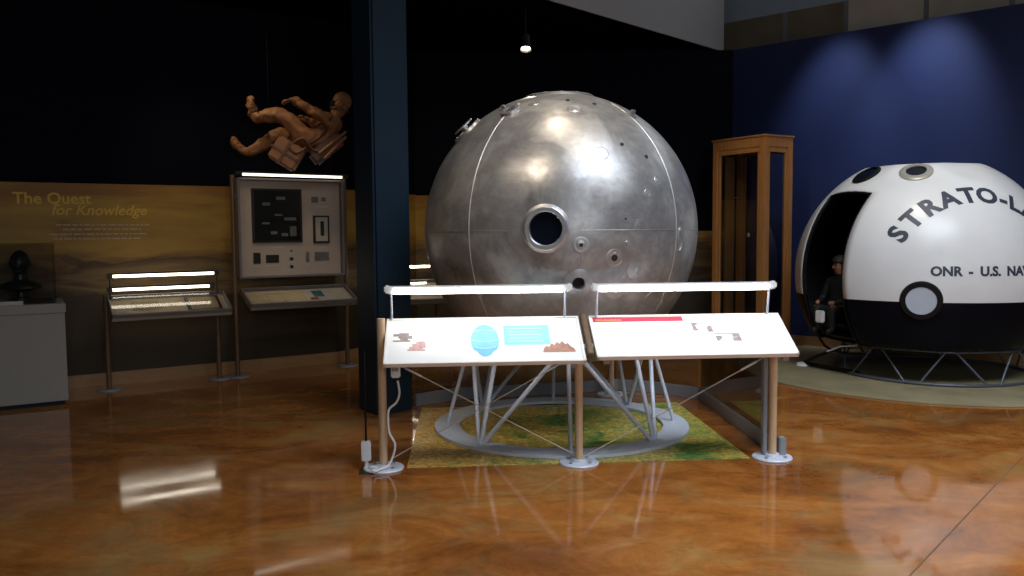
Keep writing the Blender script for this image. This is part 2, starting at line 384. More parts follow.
# low black ceiling (left), its bulkhead, and the high ceiling (right)
BL = (2.95, 11.69); BF = (-7.0, 1.32)
struct('ceiling', polyslab([BF, BL, (-1.5, 11.7), (-8, 8.2)], 4.0, 4.1), M['black_ceiling'])
struct('ceiling_high', polyslab([(-7.2, -3), (10, -3), (10, 12.6), (2.9, 12.6), (-7.2, 1.4)], 6.4, 6.5), M['drywall'])
struct('trim_2', vwall((-7.0, 1.30), (2.95, 11.66), 4.0, 6.4, .1), M['drywall'])
e0, e1 = Vector((3.0, 11.75)), Vector((8.6, 6.82))
e0b, e1b = Vector((2.97, 11.95)), Vector((8.8, 6.85))
struct('wall_upper', vwall(e0b.to_tuple(), e1b.to_tuple(), 4.44, 5.25, .12), M['bluegrey'])
struct('wall_ledge', polyslab([(2.97, 11.66), (8.5, 6.80), (8.9, 7.0), (3.1, 12.1)], 3.97, 4.0), M['navy'])
dd = (e1b - e0b).normalized(); LL = (e1b - e0b).length
def on(t): q = e0b + dd * t; return (q.x, q.y)
edges = [0, .95, 1.75, 2.7, 3.6, 4.5, 5.4, 6.3, LL]
for i in range(len(edges) - 1):
    t0, t1 = edges[i], edges[i + 1]
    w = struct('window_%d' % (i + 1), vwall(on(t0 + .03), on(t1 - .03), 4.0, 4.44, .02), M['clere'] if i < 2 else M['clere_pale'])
    mm = vwall(on(t0 - .03), on(t0 + .03), 4.0, 4.44, .06); obj('window_frame', mm, M['mullion'], w)
for i in range(5):
    t0, t1 = 1.2 + i * 1.15, 2.25 + i * 1.15
    w = struct('window_%d' % (i + 9), vwall(on(t0), on(t1), 5.35, 6.25, .02), M['skywin'])
    mm = vwall(on(t1), on(t1 + .1), 5.25, 6.4, .08); obj('window_frame', mm, M['mullion'], w)
struct('wall_top', vwall(on(0), on(LL), 6.25, 6.4, .1), M['bluegrey'])

# column
cb = new(); s = .35; ph = D(38)
bm_box(cb, (0, 0, 2.0), (s, s, 4.0), None, .02)
co = obj('column', cb, M['column'], None, (-1.14 + (cos(ph) - sin(ph)) * s / 2, 6.92 + (cos(ph) + sin(ph)) * s / 2, 0), ph)
co['kind'] = 'structure'

# ------------------------------------------------------------------ graphic rail in front (shared frame)
RO = Vector((.46, 5.45, 0)); RA = math.atan2(.07, .9975)
def rail_post(x, y, label, h=.93, ang=RA):
    t = thing('support_post', label, 'post', (x, y, 0), ang, 'round maple posts of the sign rail')
    b = new(); bm_tube(b, (0, 0, .012), (0, 0, h), .027, 24); obj('pole', b, M['postwood'], t, smooth=40)
    b = new(); bm_lathe(b, [(0, 0), (.132, 0), (.134, .006), (.128, .014), (.05, .016), (.046, .032), (.0, .032)], 48, closed=False); p = obj('base_plate', b, M['pale_plate'], t, smooth=35)
    for k in range(4):
        b = new(); a = pi / 4 + k * pi / 2; bm_disc_solid(b, (.09 * cos(a), .09 * sin(a), .014), (0, 0, 1), .013, .012, 6); obj('bolt', b, M['bolt'], p)
    return t
def rl(s_, t_, z=0): return (RO.x + cos(RA) * s_ - sin(RA) * t_, RO.y + sin(RA) * s_ + cos(RA) * t_, z)
p = rl(-1.315, 0); pl = rail_post(p[0], p[1], 'round wooden post with white cord beside the blue column, leftmost of the sign rail', .99)
p = rl(-.022, 0); pm = rail_post(p[0], p[1], 'round wooden post under the gap between the two white sign panels', .80)
b = new(); bm_box(b, (.043, -.07, .865), (.036, .40, .05), Matrix.Rotation(math.atan2(.25, .37), 3, 'X'), .006); obj('gap_bracket', b, M['darkwood'], pm)
p = rl(1.30, 0); pr = rail_post(p[0], p[1], 'round pale post under the right end of the red striped sign panel', .80)
b = new(); bm_box(b, (-.045, .035, .41), (.03, .05, .78), None, .004); obj('grey_channel', b, M['rail'], pr)
b = new(); bm_box(b, (.075, .03, .075), (.05, .06, .12), None, .006); obj('foot_bracket', b, M['rail'], pr)
rail_post(.93, 7.76, 'distant wooden post standing behind the round ring base', .98)

PZ0, PZ1, T0, T1 = .72, .97, -.27, .10
TL = sqrt((T1 - T0) ** 2 + (PZ1 - PZ0) ** 2); TA = math.atan2(PZ1 - PZ0, T1 - T0)
def sign_panel(w, s0, label, prints, dz=0.0):
    PZ0, PZ1 = .72 + dz, .975; TL = sqrt((T1 - T0) ** 2 + (PZ1 - PZ0) ** 2); TA = math.atan2(PZ1 - PZ0, T1 - T0)
    c = rl(s0 + w / 2, 0, 0)
    t = thing('sign_panel', label, 'sign', c, RA, 'slanted sign panels')
    def P(u, v, n): # u 0..w from left, v 0..TL from front edge, n off the face
        return Vector((u - w / 2, T0 + v * cos(TA) - n * sin(TA), PZ0 + v * sin(TA) + n * cos(TA)))
    def slab(u0, u1, v0, v1, n0, n1, bm=None):
        bm = bm or new(); bm_prism(bm, [(u0, v0), (u1, v0), (u1, v1), (u0, v1)], n0, n1, P); return bm
    obj('board', slab(.01, w - .01, .01, TL - .01, -.03, 0), M['board'], t)
    f = new()
    for q in ((0, .018, 0, TL), (w - .018, w, 0, TL), (0, w, 0, .016), (0, w, TL - .016, TL)): slab(*q, -.026, .006, f)
    obj('frame', f, M['frame'], t, bevel=.003)
    for s in (.05, w - .09):
        br = new(); slab(s, s + .04, .02, TL - .02, -.075, -.03, br); obj('support_bracket', br, M['rail'], t)
    prints(t, P, slab, w)
    return t
def S(st): return st
def left_prints(t, P, slab, w):
    H = TL
    def q(s0, s1, t0, t1): return (s0 * w, s1 * w, (1 - t1) * H, (1 - t0) * H)
    # blue globe drawing with bands
    b = new(); cx, cy, rx, ry = .503 * w, .48 * H, .087, .155
    pts = []
    for i in range(40):
        a = 2 * pi * i / 40; x = cos(a); y = sin(a)
        if y > .78: y = .78 + (y - .78) * 1.0
        if y < -.62: x *= .78
        pts.append((cx + x * rx * 1.05, cy + y * ry))
    bm_prism(b, pts, 0, .0012, P); g = obj('globe_drawing', b, M['skyprint'], t)
    for yy, ww, cu in ((.52, .75, .02), (.0, .98, -.018), (-.42, .8, -.018)):
        ln = new(); A = []
        for i in range(13): k = -1 + i / 6; A.append((cx + k * rx * ww, cy + yy * ry + cu * (1 - k * k)))
        A2 = [(x, y + .008) for x, y in A[::-1]]; bm_prism(ln, A + A2, .0012, .002, P); obj('band_line', ln, M['skyline'], g)
    cy_ = obj('text_block', slab(*q(.60, .835, .20, .63), 0, .0012), M['cyan'], t); cy_['label'] = 'cyan text block'
    ln = new()
    for i in range(5): slab(.615 * w, (.80 - .02 * (i % 2)) * w, H * (.72 - i * .07), H * (.72 - i * .07) + .006, .0012, .0018, ln)
    obj('small_text', ln, M['skyline'], cy_)
    # mountain range picture
    b = new(); x0, x1 = .79 * w, .955 * w; base = .2 * H; pts = [(x0, base), (x1, base)]
    hs = [.05, .09, .07, .13, .10, .15, .12, .17, .11, .13, .07, .04]
    for i, h in enumerate(hs[::-1]): pts.append((x1 - (x1 - x0) * (i + .5) / len(hs), base + h * H * 1.25 + .01))
    bm_prism(b, pts, .0012, .0024, P); obj('mountain_picture', b, M['mountain'], t)
    rnd = random.Random(3)
    for (s0, s1, t0, t1, mm, nn) in ((.04, .135, .33, .52, 'collage', 9), (.115, .21, .52, .72, 'collage2', 8)):
        b = new(); a0, a1, b0, b1 = q(s0, s1, t0, t1)
        for i in range(nn):
            ww = (a1 - a0) * rnd.uniform(.2, .45); hh = (b1 - b0) * rnd.uniform(.25, .5)
            x = rnd.uniform(a0, a1 - ww); y = rnd.uniform(b0, b1 - hh); slab(x, x + ww, y, y + hh, 0, .001 + i * .00008, b)
        slab(a0, a1 - .01, b0, b0 + .012, 0, .002, b)
        obj('photo_collage', b, M[mm], t)
def right_prints(t, P, slab, w):
    H = TL
    def q(s0, s1, t0, t1): return (s0 * w, s1 * w, (1 - t1) * H, (1 - t0) * H)
    r_ = obj('title_stripe', slab(*q(.02, .485, .075, .185), 0, .0012), M['red'], t); r_['label'] = 'crimson title stripe'
    b = new(); rnd = random.Random(5); x = .035 * w
    while x < .165 * w:
        ww = rnd.uniform(.006, .014); slab(x, x + ww, H * .84, H * .84 + rnd.uniform(.012, .018), .0012, .002, b); x += ww + .004
    obj('title_text', b, M['orange'], r_)
    for (s0, s1, t0, t1) in ((.52, .62, .24, .46), (.62, .745, .50, .72)):
        b = new(); a0, a1, b0, b1 = q(s0, s1, t0, t1)
        for i in range(9):
            ww = (a1 - a0) * rnd.uniform(.12, .35); hh = (b1 - b0) * rnd.uniform(.2, .5)
            x = rnd.choice((a0, a1 - ww, rnd.uniform(a0, a1 - ww))); y = rnd.uniform(b0, b1 - hh); slab(x, x + ww, y, y + hh, 0, .001 + i * .00008, b)
        slab(a0, a1, b1 - .008, b1, 0, .002, b)
        obj('photo_print', b, M['collage'], t)
sp1 = sign_panel(1.273, -1.285, 'slanted white sign panel printed with a blue globe and cyan text block', left_prints, .010)
sp2 = sign_panel(1.31, .055, 'slanted white sign panel printed with a crimson stripe and two small photos', right_prints, .03)

def rail_lamp(s0, s1, label, cool=True, t_=.045):
    c = rl((s0 + s1) / 2, t_, 0); h = (s1 - s0) / 2
    t = thing('rail_lamp', label, 'lamp', c, RA, 'strip lamps over the sign panels')
    b = new(); bm_box(b, (0, 0, 1.175), (2 * h, .055, .042), None, .008); obj('housing', b, M['white'], t)
    b = new(); bm_box(b, (0, -.026, 1.163), (2 * h - .07, .024, .036), None, .008); obj('lit_tube', b, M['tube_cool'], t)
    for s in (-1, 1):
        b = new(); bm_box(b, (s * (h + .004), 0, 1.176), (.04, .062, .050), None, .01); obj('end_cap', b, M['white'], t)
        b = new(); bm_tube(b, (s * (h - .02), .03, .975), (s * (h - .02), .0, 1.155), .008, 12); obj('support_rod', b, M['lightsteel'], t, smooth=40)
    for s in (-1, 1):
        b = new(); bm_box(b, (s * (h - .045), 0, 1.148), (.09, .03, .006)); obj('tube_socket', b, M['lightsteel'], t)
    return t
rail_lamp(-1.27, -.085, 'white strip lamp on two thin rods above the blue globe sign')
rail_lamp(.088, 1.30, 'white strip lamp on two thin rods above the red striped sign')

# brace cables
def cable(p0, p1, label, m=None):
    b = new(); bm_tube(b, p0, p1, .0038, 8)
    o = obj('brace_cable', b, M['cable'], smooth=50); tag(o, label, 'cable', 'thin steel brace cables')
    v = (Vector(p1) - Vector(p0)).normalized()
    b = new(); q = Vector(p0) + v * .12; bm_tube(b, q, q + v * .12, .008, 10); obj('turnbuckle', b, M['bolt'], o, smooth=40)
cable(rl(-1.27, .0, .72), rl(-.04, .02, .05), 'thin brace cable sloping down rightwards from the leftmost post')
cable(rl(-.03, -.02, .74), rl(-1.26, -.02, .07), 'thin brace cable sloping down leftwards from the middle post')
cable(rl(1.28, -.02, .72), rl(.03, -.02, .06), 'thin brace cable under the red striped sign panel')

# power bits at the left post
t = thing('power_adapter', 'white box ballast with a dangling cord under the left end of the globe sign', 'adapter', rl(-1.225, -.02, 0), RA)
b = new(); bm_box(b, (0, 0, .655), (.06, .045, .10), None, .008); obj('body', b, M['whitecord'], t)
b = new()
for x in (-.012, .012): bm_tube(b, (x, 0, .60), (x, 0, .58), .006, 8)
obj('plug_terminal', b, M['blacksteel'], t)
c0 = Vector(rl(-1.225, -.02, 0))
ctrl = [(.012, 0, .585), (.022, 0, .50), (.0, 0, .44), (-.045, -.01, .40), (-.052, -.02, .34), (-.045, -.03, .25), (-.01, -.03, .17), (-.03, -.03, .08), (-.06, -.05, .035), (-.10, -.09, .028), (-.13, -.12, .022), (-.15, -.14, .04), (-.13, -.16, .03)]
b = new(); bm_path(b, smooth_pts([Vector(q) for q in ctrl]), .0075, 8); obj('power_cord', b, M['whitecord'], t, smooth=60)
t = thing('outlet_box', 'small white outlet box on a black conduit beside the leftmost post', 'outlet', (-.965, 5.36, 0), .1)
b = new(); bm_box(b, (0, 0, .12), (.062, .05, .13), None, .006); obj('body', b, M['whitecord'], t)
b = new(); bm_tube(b, (0, 0, .17), (0, 0, .78), .007, 10); obj('conduit', b, M['blacksteel'], t, smooth=40)
b = new(); bm_box(b, (.045, -.07, .004), (.17, .13, .008), None, .003); obj('floor_plate', b, M['fixture'], t)
b = new(); bm_tube(b, (0, 0, .006), (0, 0, .056), .013, 12); obj('stem', b, M['whitecord'], t, smooth=40)
b = new(); bm_box(b, (.05, -.06, .022), (.05, .03, .026), None, .006); obj('plug', b, M['whitecord'], t)

# glass barrier round the back and right of the display
pts = [(-.87, 7.30), (-.56, 7.56), (1.02, 7.98), (1.33, 7.84), (1.71, 7.50), (1.80, 5.66)]
for i in range(len(pts) - 1):
    lab = ['short grey kick rail with glass pane beside the blue column', 'long grey kick rail with glass pane across the back of the display',
           'short angled grey kick rail with glass behind the distant post', 'angled grey kick rail with glass at the far right corner',
           'grey kick rail with glass pane running to the right front post'][i]
    a, c = Vector(pts[i]), Vector(pts[i + 1]); dv = (c - a); L = dv.length
    t = thing('glass_barrier', lab, 'barrier', ((a.x + c.x) / 2, (a.y + c.y) / 2, 0), math.atan2(dv.y, dv.x), 'glass barrier around the metal sphere')
    b = new(); bm_box(b, (0, 0, .055), (L - .005, .035, .11), None, .005); obj('kick_rail', b, M['rail'], t)
    b = new(); bm_box(b, (0, 0, .40), (L - .03, .008, .58)); obj('glass_pane', b, M['railglass'], t)

# floor map
b = new(); bm_prism(b, [(-.70, 5.36), (1.60, 5.53), (1.47, 7.36), (-.80, 7.2)], .001, .006, lambda x, y, z: Vector((x, y, z)))
tag(obj('floor_map', b, M['terrain']), 'green and yellow aerial terrain print laid on the floor under the ring base', 'mat')

# ------------------------------------------------------------------ metal sphere gondola
CX, CY, CZ, R1 = .385, 6.6, 1.550, 1.066
st = thing('ring_stand', 'pale grey ring base with slanted struts carrying the metal sphere', 'stand', (.38, 6.52, 0), D(1))
b = new(); bm_lathe(b, [(.80, .008), (1.0, .008), (1.0, .03), (.80, .03)], 96); obj('base_ring', b, M['greymetal'], st, smooth=35)
def rp(a, r, z): return (r * cos(D(a)), r * sin(D(a)), z)
rt, zt = .70, .745
b = new(); bm_lathe(b, [(rt - .03, zt - .02), (rt + .03, zt - .02), (rt + .03, zt), (rt - .03, zt)], 64); obj('cradle_ring', b, M['greymetal'], st, smooth=35)
for k in range(4):
    a = 225 + 90 * k; lo = rp(a, .88, .03)
    for da in (-43, 0, 43):
        b = new(); q = Vector(lo) + Vector((cos(D(a + 90 * (1 if da > 0 else -1 if da < 0 else 0))), sin(D(a + 90 * (1 if da > 0 else -1 if da < 0 else 0))), 0)) * (.02 if da else 0)
        bm_tube(b, q, rp(a + da, rt, zt - .02), .0165, 14); obj('strut', b, M['lightsteel'], st, smooth=40)
    a2 = 180 + 90 * k
    b = new(); bm_tube(b, rp(a2, .90, .03), rp(a2, rt, zt - .02), .015, 14); obj('strut', b, M['lightsteel'], st, smooth=40)
    b = new(); bm_box(b, (0, 0, .034), (.10, .07, .012), None, .003)
    bmesh.ops.transform(b, matrix=Matrix.Translation(Vector(rp(a, .88, 0))) @ Matrix.Rotation(D(a), 4, 'Z'), verts=b.verts); obj('foot_plate', b, M['lightsteel'], st)

g = thing('metal_gondola', 'large weathered aluminium sphere with a round black porthole, on the ring stand', 'gondola', (CX, CY, CZ))
PORTS = [(-8.6, .8, .112, .165), (3.6, -19.3, .042, .10)]
b = new(); NL, NT = 240, 120; gr = []
for j in range(NT + 1):
    la = -90 + 180 * j / NT
    gr.append([b.verts.new(sph(i * 360 / NL, la, R1)) for i in range(NL)] if 0 < j < NT else [b.verts.new(sph(0, la, R1))])
for j in range(NT):
    for i in range(NL):
        k = (i + 1) % NL
        if j == 0: vs = (gr[0][0], gr[1][k], gr[1][i])
        elif j == NT - 1: vs = (gr[j][i], gr[j][k], gr[NT][0])
        else: vs = (gr[j][i], gr[j][k], gr[j + 1][k], gr[j + 1][i])
        c = sum((v.co for v in vs), Vector()) / len(vs)
        if any((c - sph(lo, la, R1)).length < rr + .01 for lo, la, rr, _ in PORTS): continue
        b.faces.new(vs)
obj('shell', b, M['alu'], g, smooth=60)
def onsphere(lon, lat, h=0.0, R=R1): n = sph(lon, lat); return n * (R + h), n
for i, (lo, la, ri, ro) in enumerate(PORTS):
    c, n = onsphere(lo, la); sag = R1 - sqrt(R1 * R1 - ro * ro)
    b = new(); bm_lathe(b, [(ri, -.05), (ri + .02, -.05), (ro, -sag - .004), (ro, -sag + .005), (ro - .01, -sag + .010), (ri + .034, .0), (ri + .028, .007), (ri + .005, .007), (ri, .003)] if i == 0 else
                        [(ri, -.06), (ri + .02, -.06), (ro, -sag - .003), (ro, -sag + .012), (ro - .012, .012), (ri + .008, .02), (ri, .014)], 64, c, n)
    rg = obj('porthole_ring', b, M['boss'], g, smooth=35)
    b = new(); bm_disc_solid(b, c + n * (-.05), n, ri + .012, .012, 48); obj('porthole_glass', b, M['blackglass'] if i == 0 else M['hole'], rg)
# weld seams
def seam(pts, r=.0045, nm='weld_seam'):
    b = new(); bm_path(b, pts, r, 6); return obj(nm, b, M['weld'], g, smooth=60)
for lo in (-39.8, 47, 92, 140, -90, -140):
    seam([sph(lo, la, R1 + .0005) for la in range(-70, 64, 2)], .0055)
seam([sph(4.8, la, R1 + .0005) for la in range(-60, -28, 2)], .004)
seam([sph(4.8, la, R1 + .0005) for la in range(-11, -1, 1)], .0035)
b = new(); bm_path(b, [sph(lo, 0, R1 + .0003) for lo in range(4, 340, 3)], .0038, 6); obj('equator_seam', b, M['weld'], g, smooth=60)
# top hatch
c, n = onsphere(0, 90); b = new(); ht = R1 * sin(D(76)); bm_lathe(b, [(.20, ht - .06), (.27, ht - .02), (.272, ht + .006), (.262, ht + .014), (0, ht + .016), ], 72, (0, 0, 0), (0, 0, 1), closed=False)
hx = obj('top_hatch', b, M['boss'], g, smooth=30)
for k in range(12):
    b = new(); a = 2 * pi * k / 12; bm_disc_solid(b, (.24 * cos(a), .24 * sin(a), ht + .012), (0, 0, 1), .012, .008, 6); obj('bolt', b, M['bolt'], hx)
def boss(lon, lat, ro, ri=None, h=.012, dark=True, nm='round_fitting'):
    c, n = onsphere(lon, lat, -.004); b = new()
    bm_lathe(b, [(0, 0), (ro, 0), (ro, h * .45), (ro * .88, h * .7), (ro * .6, h * .55), (ro * .55, h * .7), (0, h * .7)], 32, c, n, closed=False)
    o = obj(nm, b, M['boss'], g, smooth=30)
    if ri:
        b = new(); bm_disc_solid(b, c + n * (h * .7 - .001), n, ri, .003, 20); obj('drilled_hole', b, M['hole'] if dark else M['bolt'], o)
    return o
boss(4.2, -5.2, .058, .014, .01); boss(16.9, -10.0, .062, .023); boss(26.6, -14.6, .07, .012, .01, False)
boss(19.5, -22.8, .065, .014, .01, False); boss(27, 1.9, .04, .008, .008, False); boss(39.2, 18.9, .035, .008, .008, False)
boss(14.5, 29.5, .05, None, .01); boss(32, 13.8, .028, .007, .008, False); boss(6, 54, .05, None, .012); boss(22, -5, .022, .006, .007, False)
boss(-24, 60, .042, .01, .01, False)
def recess(lon, lat, r, tall=1.0):
    c, n = onsphere(lon, lat, -.002); b = new(); bm_disc_solid(b, c, n, r, .006, 24); return obj('drilled_hole', b, M['hole'], g)
recess(25.7, 33.8, .014); recess(36.8, 28.6, .016); recess(3.4, 62.1, .016); recess(24, 59, .016); recess(21.2, 4.1, .007)
# raised oval collar with dark opening near the top left
c, n = onsphere(-39.1, 54.9, -.004); b = new(); bm_lathe(b, [(.04, 0), (.078, 0), (.07, .022), (.045, .024)], 32, c, n); o = obj('vent_collar', b, M['boss'], g, smooth=30)
b = new(); bm_disc_solid(b, c + n * .003, n, .043, .006, 24); obj('drilled_hole', b, M['hole'], o)
# lifting lugs and the hinge plate standing off the upper left
def lug(lon, lat, w=.05, h=.05, along=0):
    c, n = onsphere(lon, lat, -.004); x, y = frame_of(n); b = new()
    rot = Matrix((x, y, n)).transposed(); bm_box(b, c + n * h / 2, (w, .018, h), rot, .004); bm_box(b, c + n * .006, (w * 1.5, .06, .012), rot, .003); return obj('lifting_lug', b, M['boss'], g)
lug(49, 52); lug(-50, 58, .04, .035); lug(130, 52); lug(-130, 52)
c, n = onsphere(-76, 46, 0); b = new(); bm_tube(b, c - n * .01, c + n * .045, .025, 20); bm_disc_solid(b, c + n * .04, n, .085, .010, 40, .003); bm_lathe(b, [(.085, 0), (.13, 0), (.12, .02), (.09, .022)], 40, c - n * .008, n)
obj('side_port_cover', b, M['boss'], g, smooth=30)
def scratch(lon, lat, L, ang):
    c, n = onsphere(lon, lat, .001); x = Vector((cos(D(lon)), sin(D(lon)), 0)); y = n.cross(x); v = x * cos(D(ang)) + y * -sin(D(ang)); b = new()
    bm_path(b, [c - v * L / 2, c - v * L * .2 + n * .002, c + v * L * .2 + n * .002, c + v * L / 2], .0035, 6); obj('scratch_bead', b, M['weld'], g, smooth=60)
scratch(26.6, -14.6, .045, -40); scratch(36.9, -24.8, .06, -45); scratch(13, 6, .02, 80)
# slotted bracket on the right
b = new(); A = [sph(49.5 + 1.6 * cos(2 * pi * k / 24), -3.6 + 4.4 * sin(2 * pi * k / 24), R1 + .002) for k in range(24)]; bm_path(b, A, .007, 6, closed=True); obj('slot_bracket', b, M['weld'], g, smooth=60)

# ------------------------------------------------------------------ black and white gondola on the right
SX, SY, SZ, R2 = 4.38, 8.9, 1.06, 1.27
b = new(); dm = new(); NN = 72; bm_lathe(b, [(0, .002), (1.95, .002), (1.95, .014), (1.93, .02), (0, .02)], NN, (0, 0, 0), closed=False)
dd_ = obj('floor_disc', b, M['disc'], None, (SX + .1, SY + .1, 0), smooth=30); tag(dd_, 'round sand coloured terrain print on the floor under the black and white sphere', 'mat')
g2 = thing('painted_gondola', 'white over black spherical gondola lettered STRATO-LAB with open side doorway', 'gondola', (SX, SY, SZ))
dl = -74.0; nd = sph(dl, 0); ed = Vector((cos(D(dl)), sin(D(dl)), 0)); ez = Vector((0, 0, 1))
def P2(a, bb, R=R2): a, bb = D(a), D(bb); return (ed * sin(a) + (nd * cos(bb) + ez * sin(bb)) * cos(a)) * R
A_ = sorted(set([-90 + 3 * i for i in range(61)] + [-14.5, 14.5])); A_ = [x for x in A_ if x not in (-15, 15)]
B_ = sorted(set([-180 + 3 * i for i in range(120)] + [-40, 43])); B_ = [x for x in B_ if x not in (-39, 42)]
facets = [(sph(-30.7, 56), 10), (sph(-74, 56), 10), (sph(8, 57), 10), (sph(75, 56), 10), (sph(150, 56), 10), (Vector((0, 0, 1)), 26.5)]
def clamp2(p):
    for n, a in facets:
        q = p.dot(n); lim = R2 * cos(D(a))
        if q > lim: p = p - n * (q - lim)
    if p.z < .37 - SZ: p.z = .37 - SZ
    return p
b = new(); rows = []
for a in A_:
    rows.append([b.verts.new(clamp2(P2(a, bb))) for bb in B_] if abs(a) < 89.9 else [b.verts.new(clamp2(P2(a, 0)))])
for i in range(len(A_) - 1):
    for j in range(len(B_)):
        k = (j + 1) % len(B_); am = (A_[i] + A_[i + 1]) / 2; b0 = B_[j]
        if abs(am) < 14.5 and -40 <= b0 < 43: continue
        r0, r1 = rows[i], rows[i + 1]
        vs = (r0[0], r1[k], r1[j]) if len(r0) == 1 else (r0[j], r0[k], r1[0]) if len(r1) == 1 else (r0[j], r0[k], r1[k], r1[j])
        try: b.faces.new(vs)
        except ValueError: pass
sh = obj('shell', b, M['paint2'], g2, smooth=40)
md = sh.modifiers.new('thick', 'SOLIDIFY'); md.thickness = .02; md.offset = -1
# lining: dark inner skin just inside the shell
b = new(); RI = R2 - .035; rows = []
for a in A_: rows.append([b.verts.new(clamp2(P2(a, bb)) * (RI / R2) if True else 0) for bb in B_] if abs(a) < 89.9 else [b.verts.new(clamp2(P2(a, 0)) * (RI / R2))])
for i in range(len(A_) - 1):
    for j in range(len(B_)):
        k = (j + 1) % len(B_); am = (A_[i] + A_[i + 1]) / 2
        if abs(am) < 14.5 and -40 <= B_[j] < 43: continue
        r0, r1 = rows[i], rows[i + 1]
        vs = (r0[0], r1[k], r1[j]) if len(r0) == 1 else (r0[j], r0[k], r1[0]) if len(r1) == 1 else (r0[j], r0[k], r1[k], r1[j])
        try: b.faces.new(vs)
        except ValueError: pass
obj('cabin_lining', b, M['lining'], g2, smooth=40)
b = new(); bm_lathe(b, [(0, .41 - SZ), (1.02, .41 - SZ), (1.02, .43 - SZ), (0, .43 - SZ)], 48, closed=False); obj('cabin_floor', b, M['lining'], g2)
# door jamb trim
b = new(); edge = [(-14.5, x) for x in range(-40, 44, 3)] + [(x, 43) for x in (-14.5, -10, -5, 0, 5, 10, 14.5)] + [(14.5, x) for x in range(43, -41, -3)] + [(x, -40) for x in (14.5, 10, 5, 0, -5, -10)]
bm_path(b, [P2(a, c_, R2 - .01) for a, c_ in edge], .014, 6, closed=True); o = obj('door_gasket', b, M['blacksteel'], g2, smooth=60)
# top ports
def port2(lon, lat, a, ro, ri, pale=True):
    n = sph(lon, lat); c = n * (R2 * cos(D(a))); b = new(); bm_lathe(b, [(ri, -.03), (ro, -.004), (ro, .014), (ro - .02, .026), (ri, .026)], 48, c, n)
    o = obj('viewing_port', b, M['portring'] if pale else M['blacksteel'], g2, smooth=35)
    b = new(); bm_disc_solid(b, c + n * .0, n, ri + .003, .012, 40); obj('port_glass', b, M['blackglass'], o)
port2(-30.7, 56, 10, .155, .095); port2(-74, 56, 10, .15, .12, False); port2(75, 56, 10, .15, .11, False)
# round window on the paint line with black ring
c, n = sph(-25.4, -8.8) * R2, sph(-25.4, -8.8); b = new(); bm_lathe(b, [(.13, -.03), (.186, -.018), (.186, -.004), (.176, .012), (.135, .014)], 64, c, n)
o = obj('window_ring', b, M['blacksteel'], g2, smooth=35)
b = new(); bm_disc_solid(b, c - n * .012, n, .136, .02, 56, .004); obj('round_window', b, M['window_pale'], o, smooth=30)
# lettering wrapped on the shell
lt = new()
pA, pB, pC = sph(-35.9, 20.0), sph(-23.0, 32.8), sph(-3.0, 39.0)
nax = (pB - pA).cross(pC - pA).normalized()
if nax.dot(sph(0, 0)) < 0: nax = -nax
rho = math.acos(max(-1, min(1, nax.dot(pA))))
def around(q, ang): return (Matrix.Rotation(ang, 3, nax) @ q)
pS = (pA - nax * nax.dot(pA)).normalized(); pTt = (pC - nax * nax.dot(pC)).normalized()
full = math.acos(pS.dot(pTt)); sgn = 1 if around(pS, .01).dot(pTt) > pS.dot(pTt) else -1
ch = 'STRATO-LAB'; adv = [0, 1.02, 2.07, 3.1, 4.1, 5.08, 5.95, 6.6, 7.5, 8.5]; unit = full / 4.1
size = .255
for s_, a in zip(ch, adv):
    q = around(pS, sgn * a * unit); up = (q * cos(rho) * 0 + q)  # radial direction away from the arc centre
    base = (nax * cos(rho) + q * sin(rho)).normalized()
    rad = (q - base * q.dot(base)).normalized(); tan = rad.cross(base).normalized()
    tm = text_mesh(s_, size, offset=.010, extrude=.0015, align='CENTER')
    def fn(v, base=base, rad=rad, tan=tan):
        p = base * R2 + tan * v.x * .98 + rad * (v.y - size * .36); p = p.normalized() * (R2 + .002 + (v.z if v.z > 0 else 0)); return p
    bmesh.ops.subdivide_edges(tm, edges=tm.edges[:], cuts=1)
    bm_merge(lt, tm, fn)
o = obj('arched_lettering', lt, M['slate'], g2)
for wd_, lo in (('ONR', -22.2), ('-', -7.6), ('U.S.', -2.9), ('NAVY', 8.6)):
    lt = new(); tm = text_mesh(wd_, .121, offset=.005, extrude=.0012, space=1.0)
    bmesh.ops.subdivide_edges(tm, edges=tm.edges[:], cuts=1); x0 = min(v.co.x for v in tm.verts)
    def fn(v):
        a = D(lo) + (v.x - x0) / R2; lat = D(2.0) + v.y / R2
        p = Vector((sin(a) * cos(lat), -cos(a) * cos(lat), sin(lat))); return p * (R2 + .002 + max(v.z, 0))
    bm_merge(lt, tm, fn); obj('small_lettering', lt, M['slate'], g2)

# its stand
s2 = thing('truss_stand', 'dark steel zigzag truss ring under the black and white sphere', 'stand', (SX + .10, SY - .10, 0), D(-26.2))
def sp_(a, r, z): return (r * sin(D(a)), -r * cos(D(a)), z)
b = new(); bm_path(b, [sp_(k * 6, 0.95, .036) for k in range(60)], .016, 8, closed=True); obj('lower_ring', b, M['darksteel'], s2, smooth=60)
b = new(); nodes = [10 + 45 * k for k in range(8)]
bm_path(b, [sp_(a, 0.88, .345) for k in range(8) for a in (nodes[k] - 5, nodes[k] + 5)], .014, 8, closed=True); obj('upper_ring', b, M['darksteel'], s2, smooth=60)
for k in range(8):
    for db in (-17, 20):
        b = new(); bm_tube(b, sp_(nodes[k] + (3 if db > 0 else -3), 0.88, .345), sp_(nodes[k] + db, 0.95, .036), .011, 10); obj('truss_bar', b, M['darksteel'], s2, smooth=40)
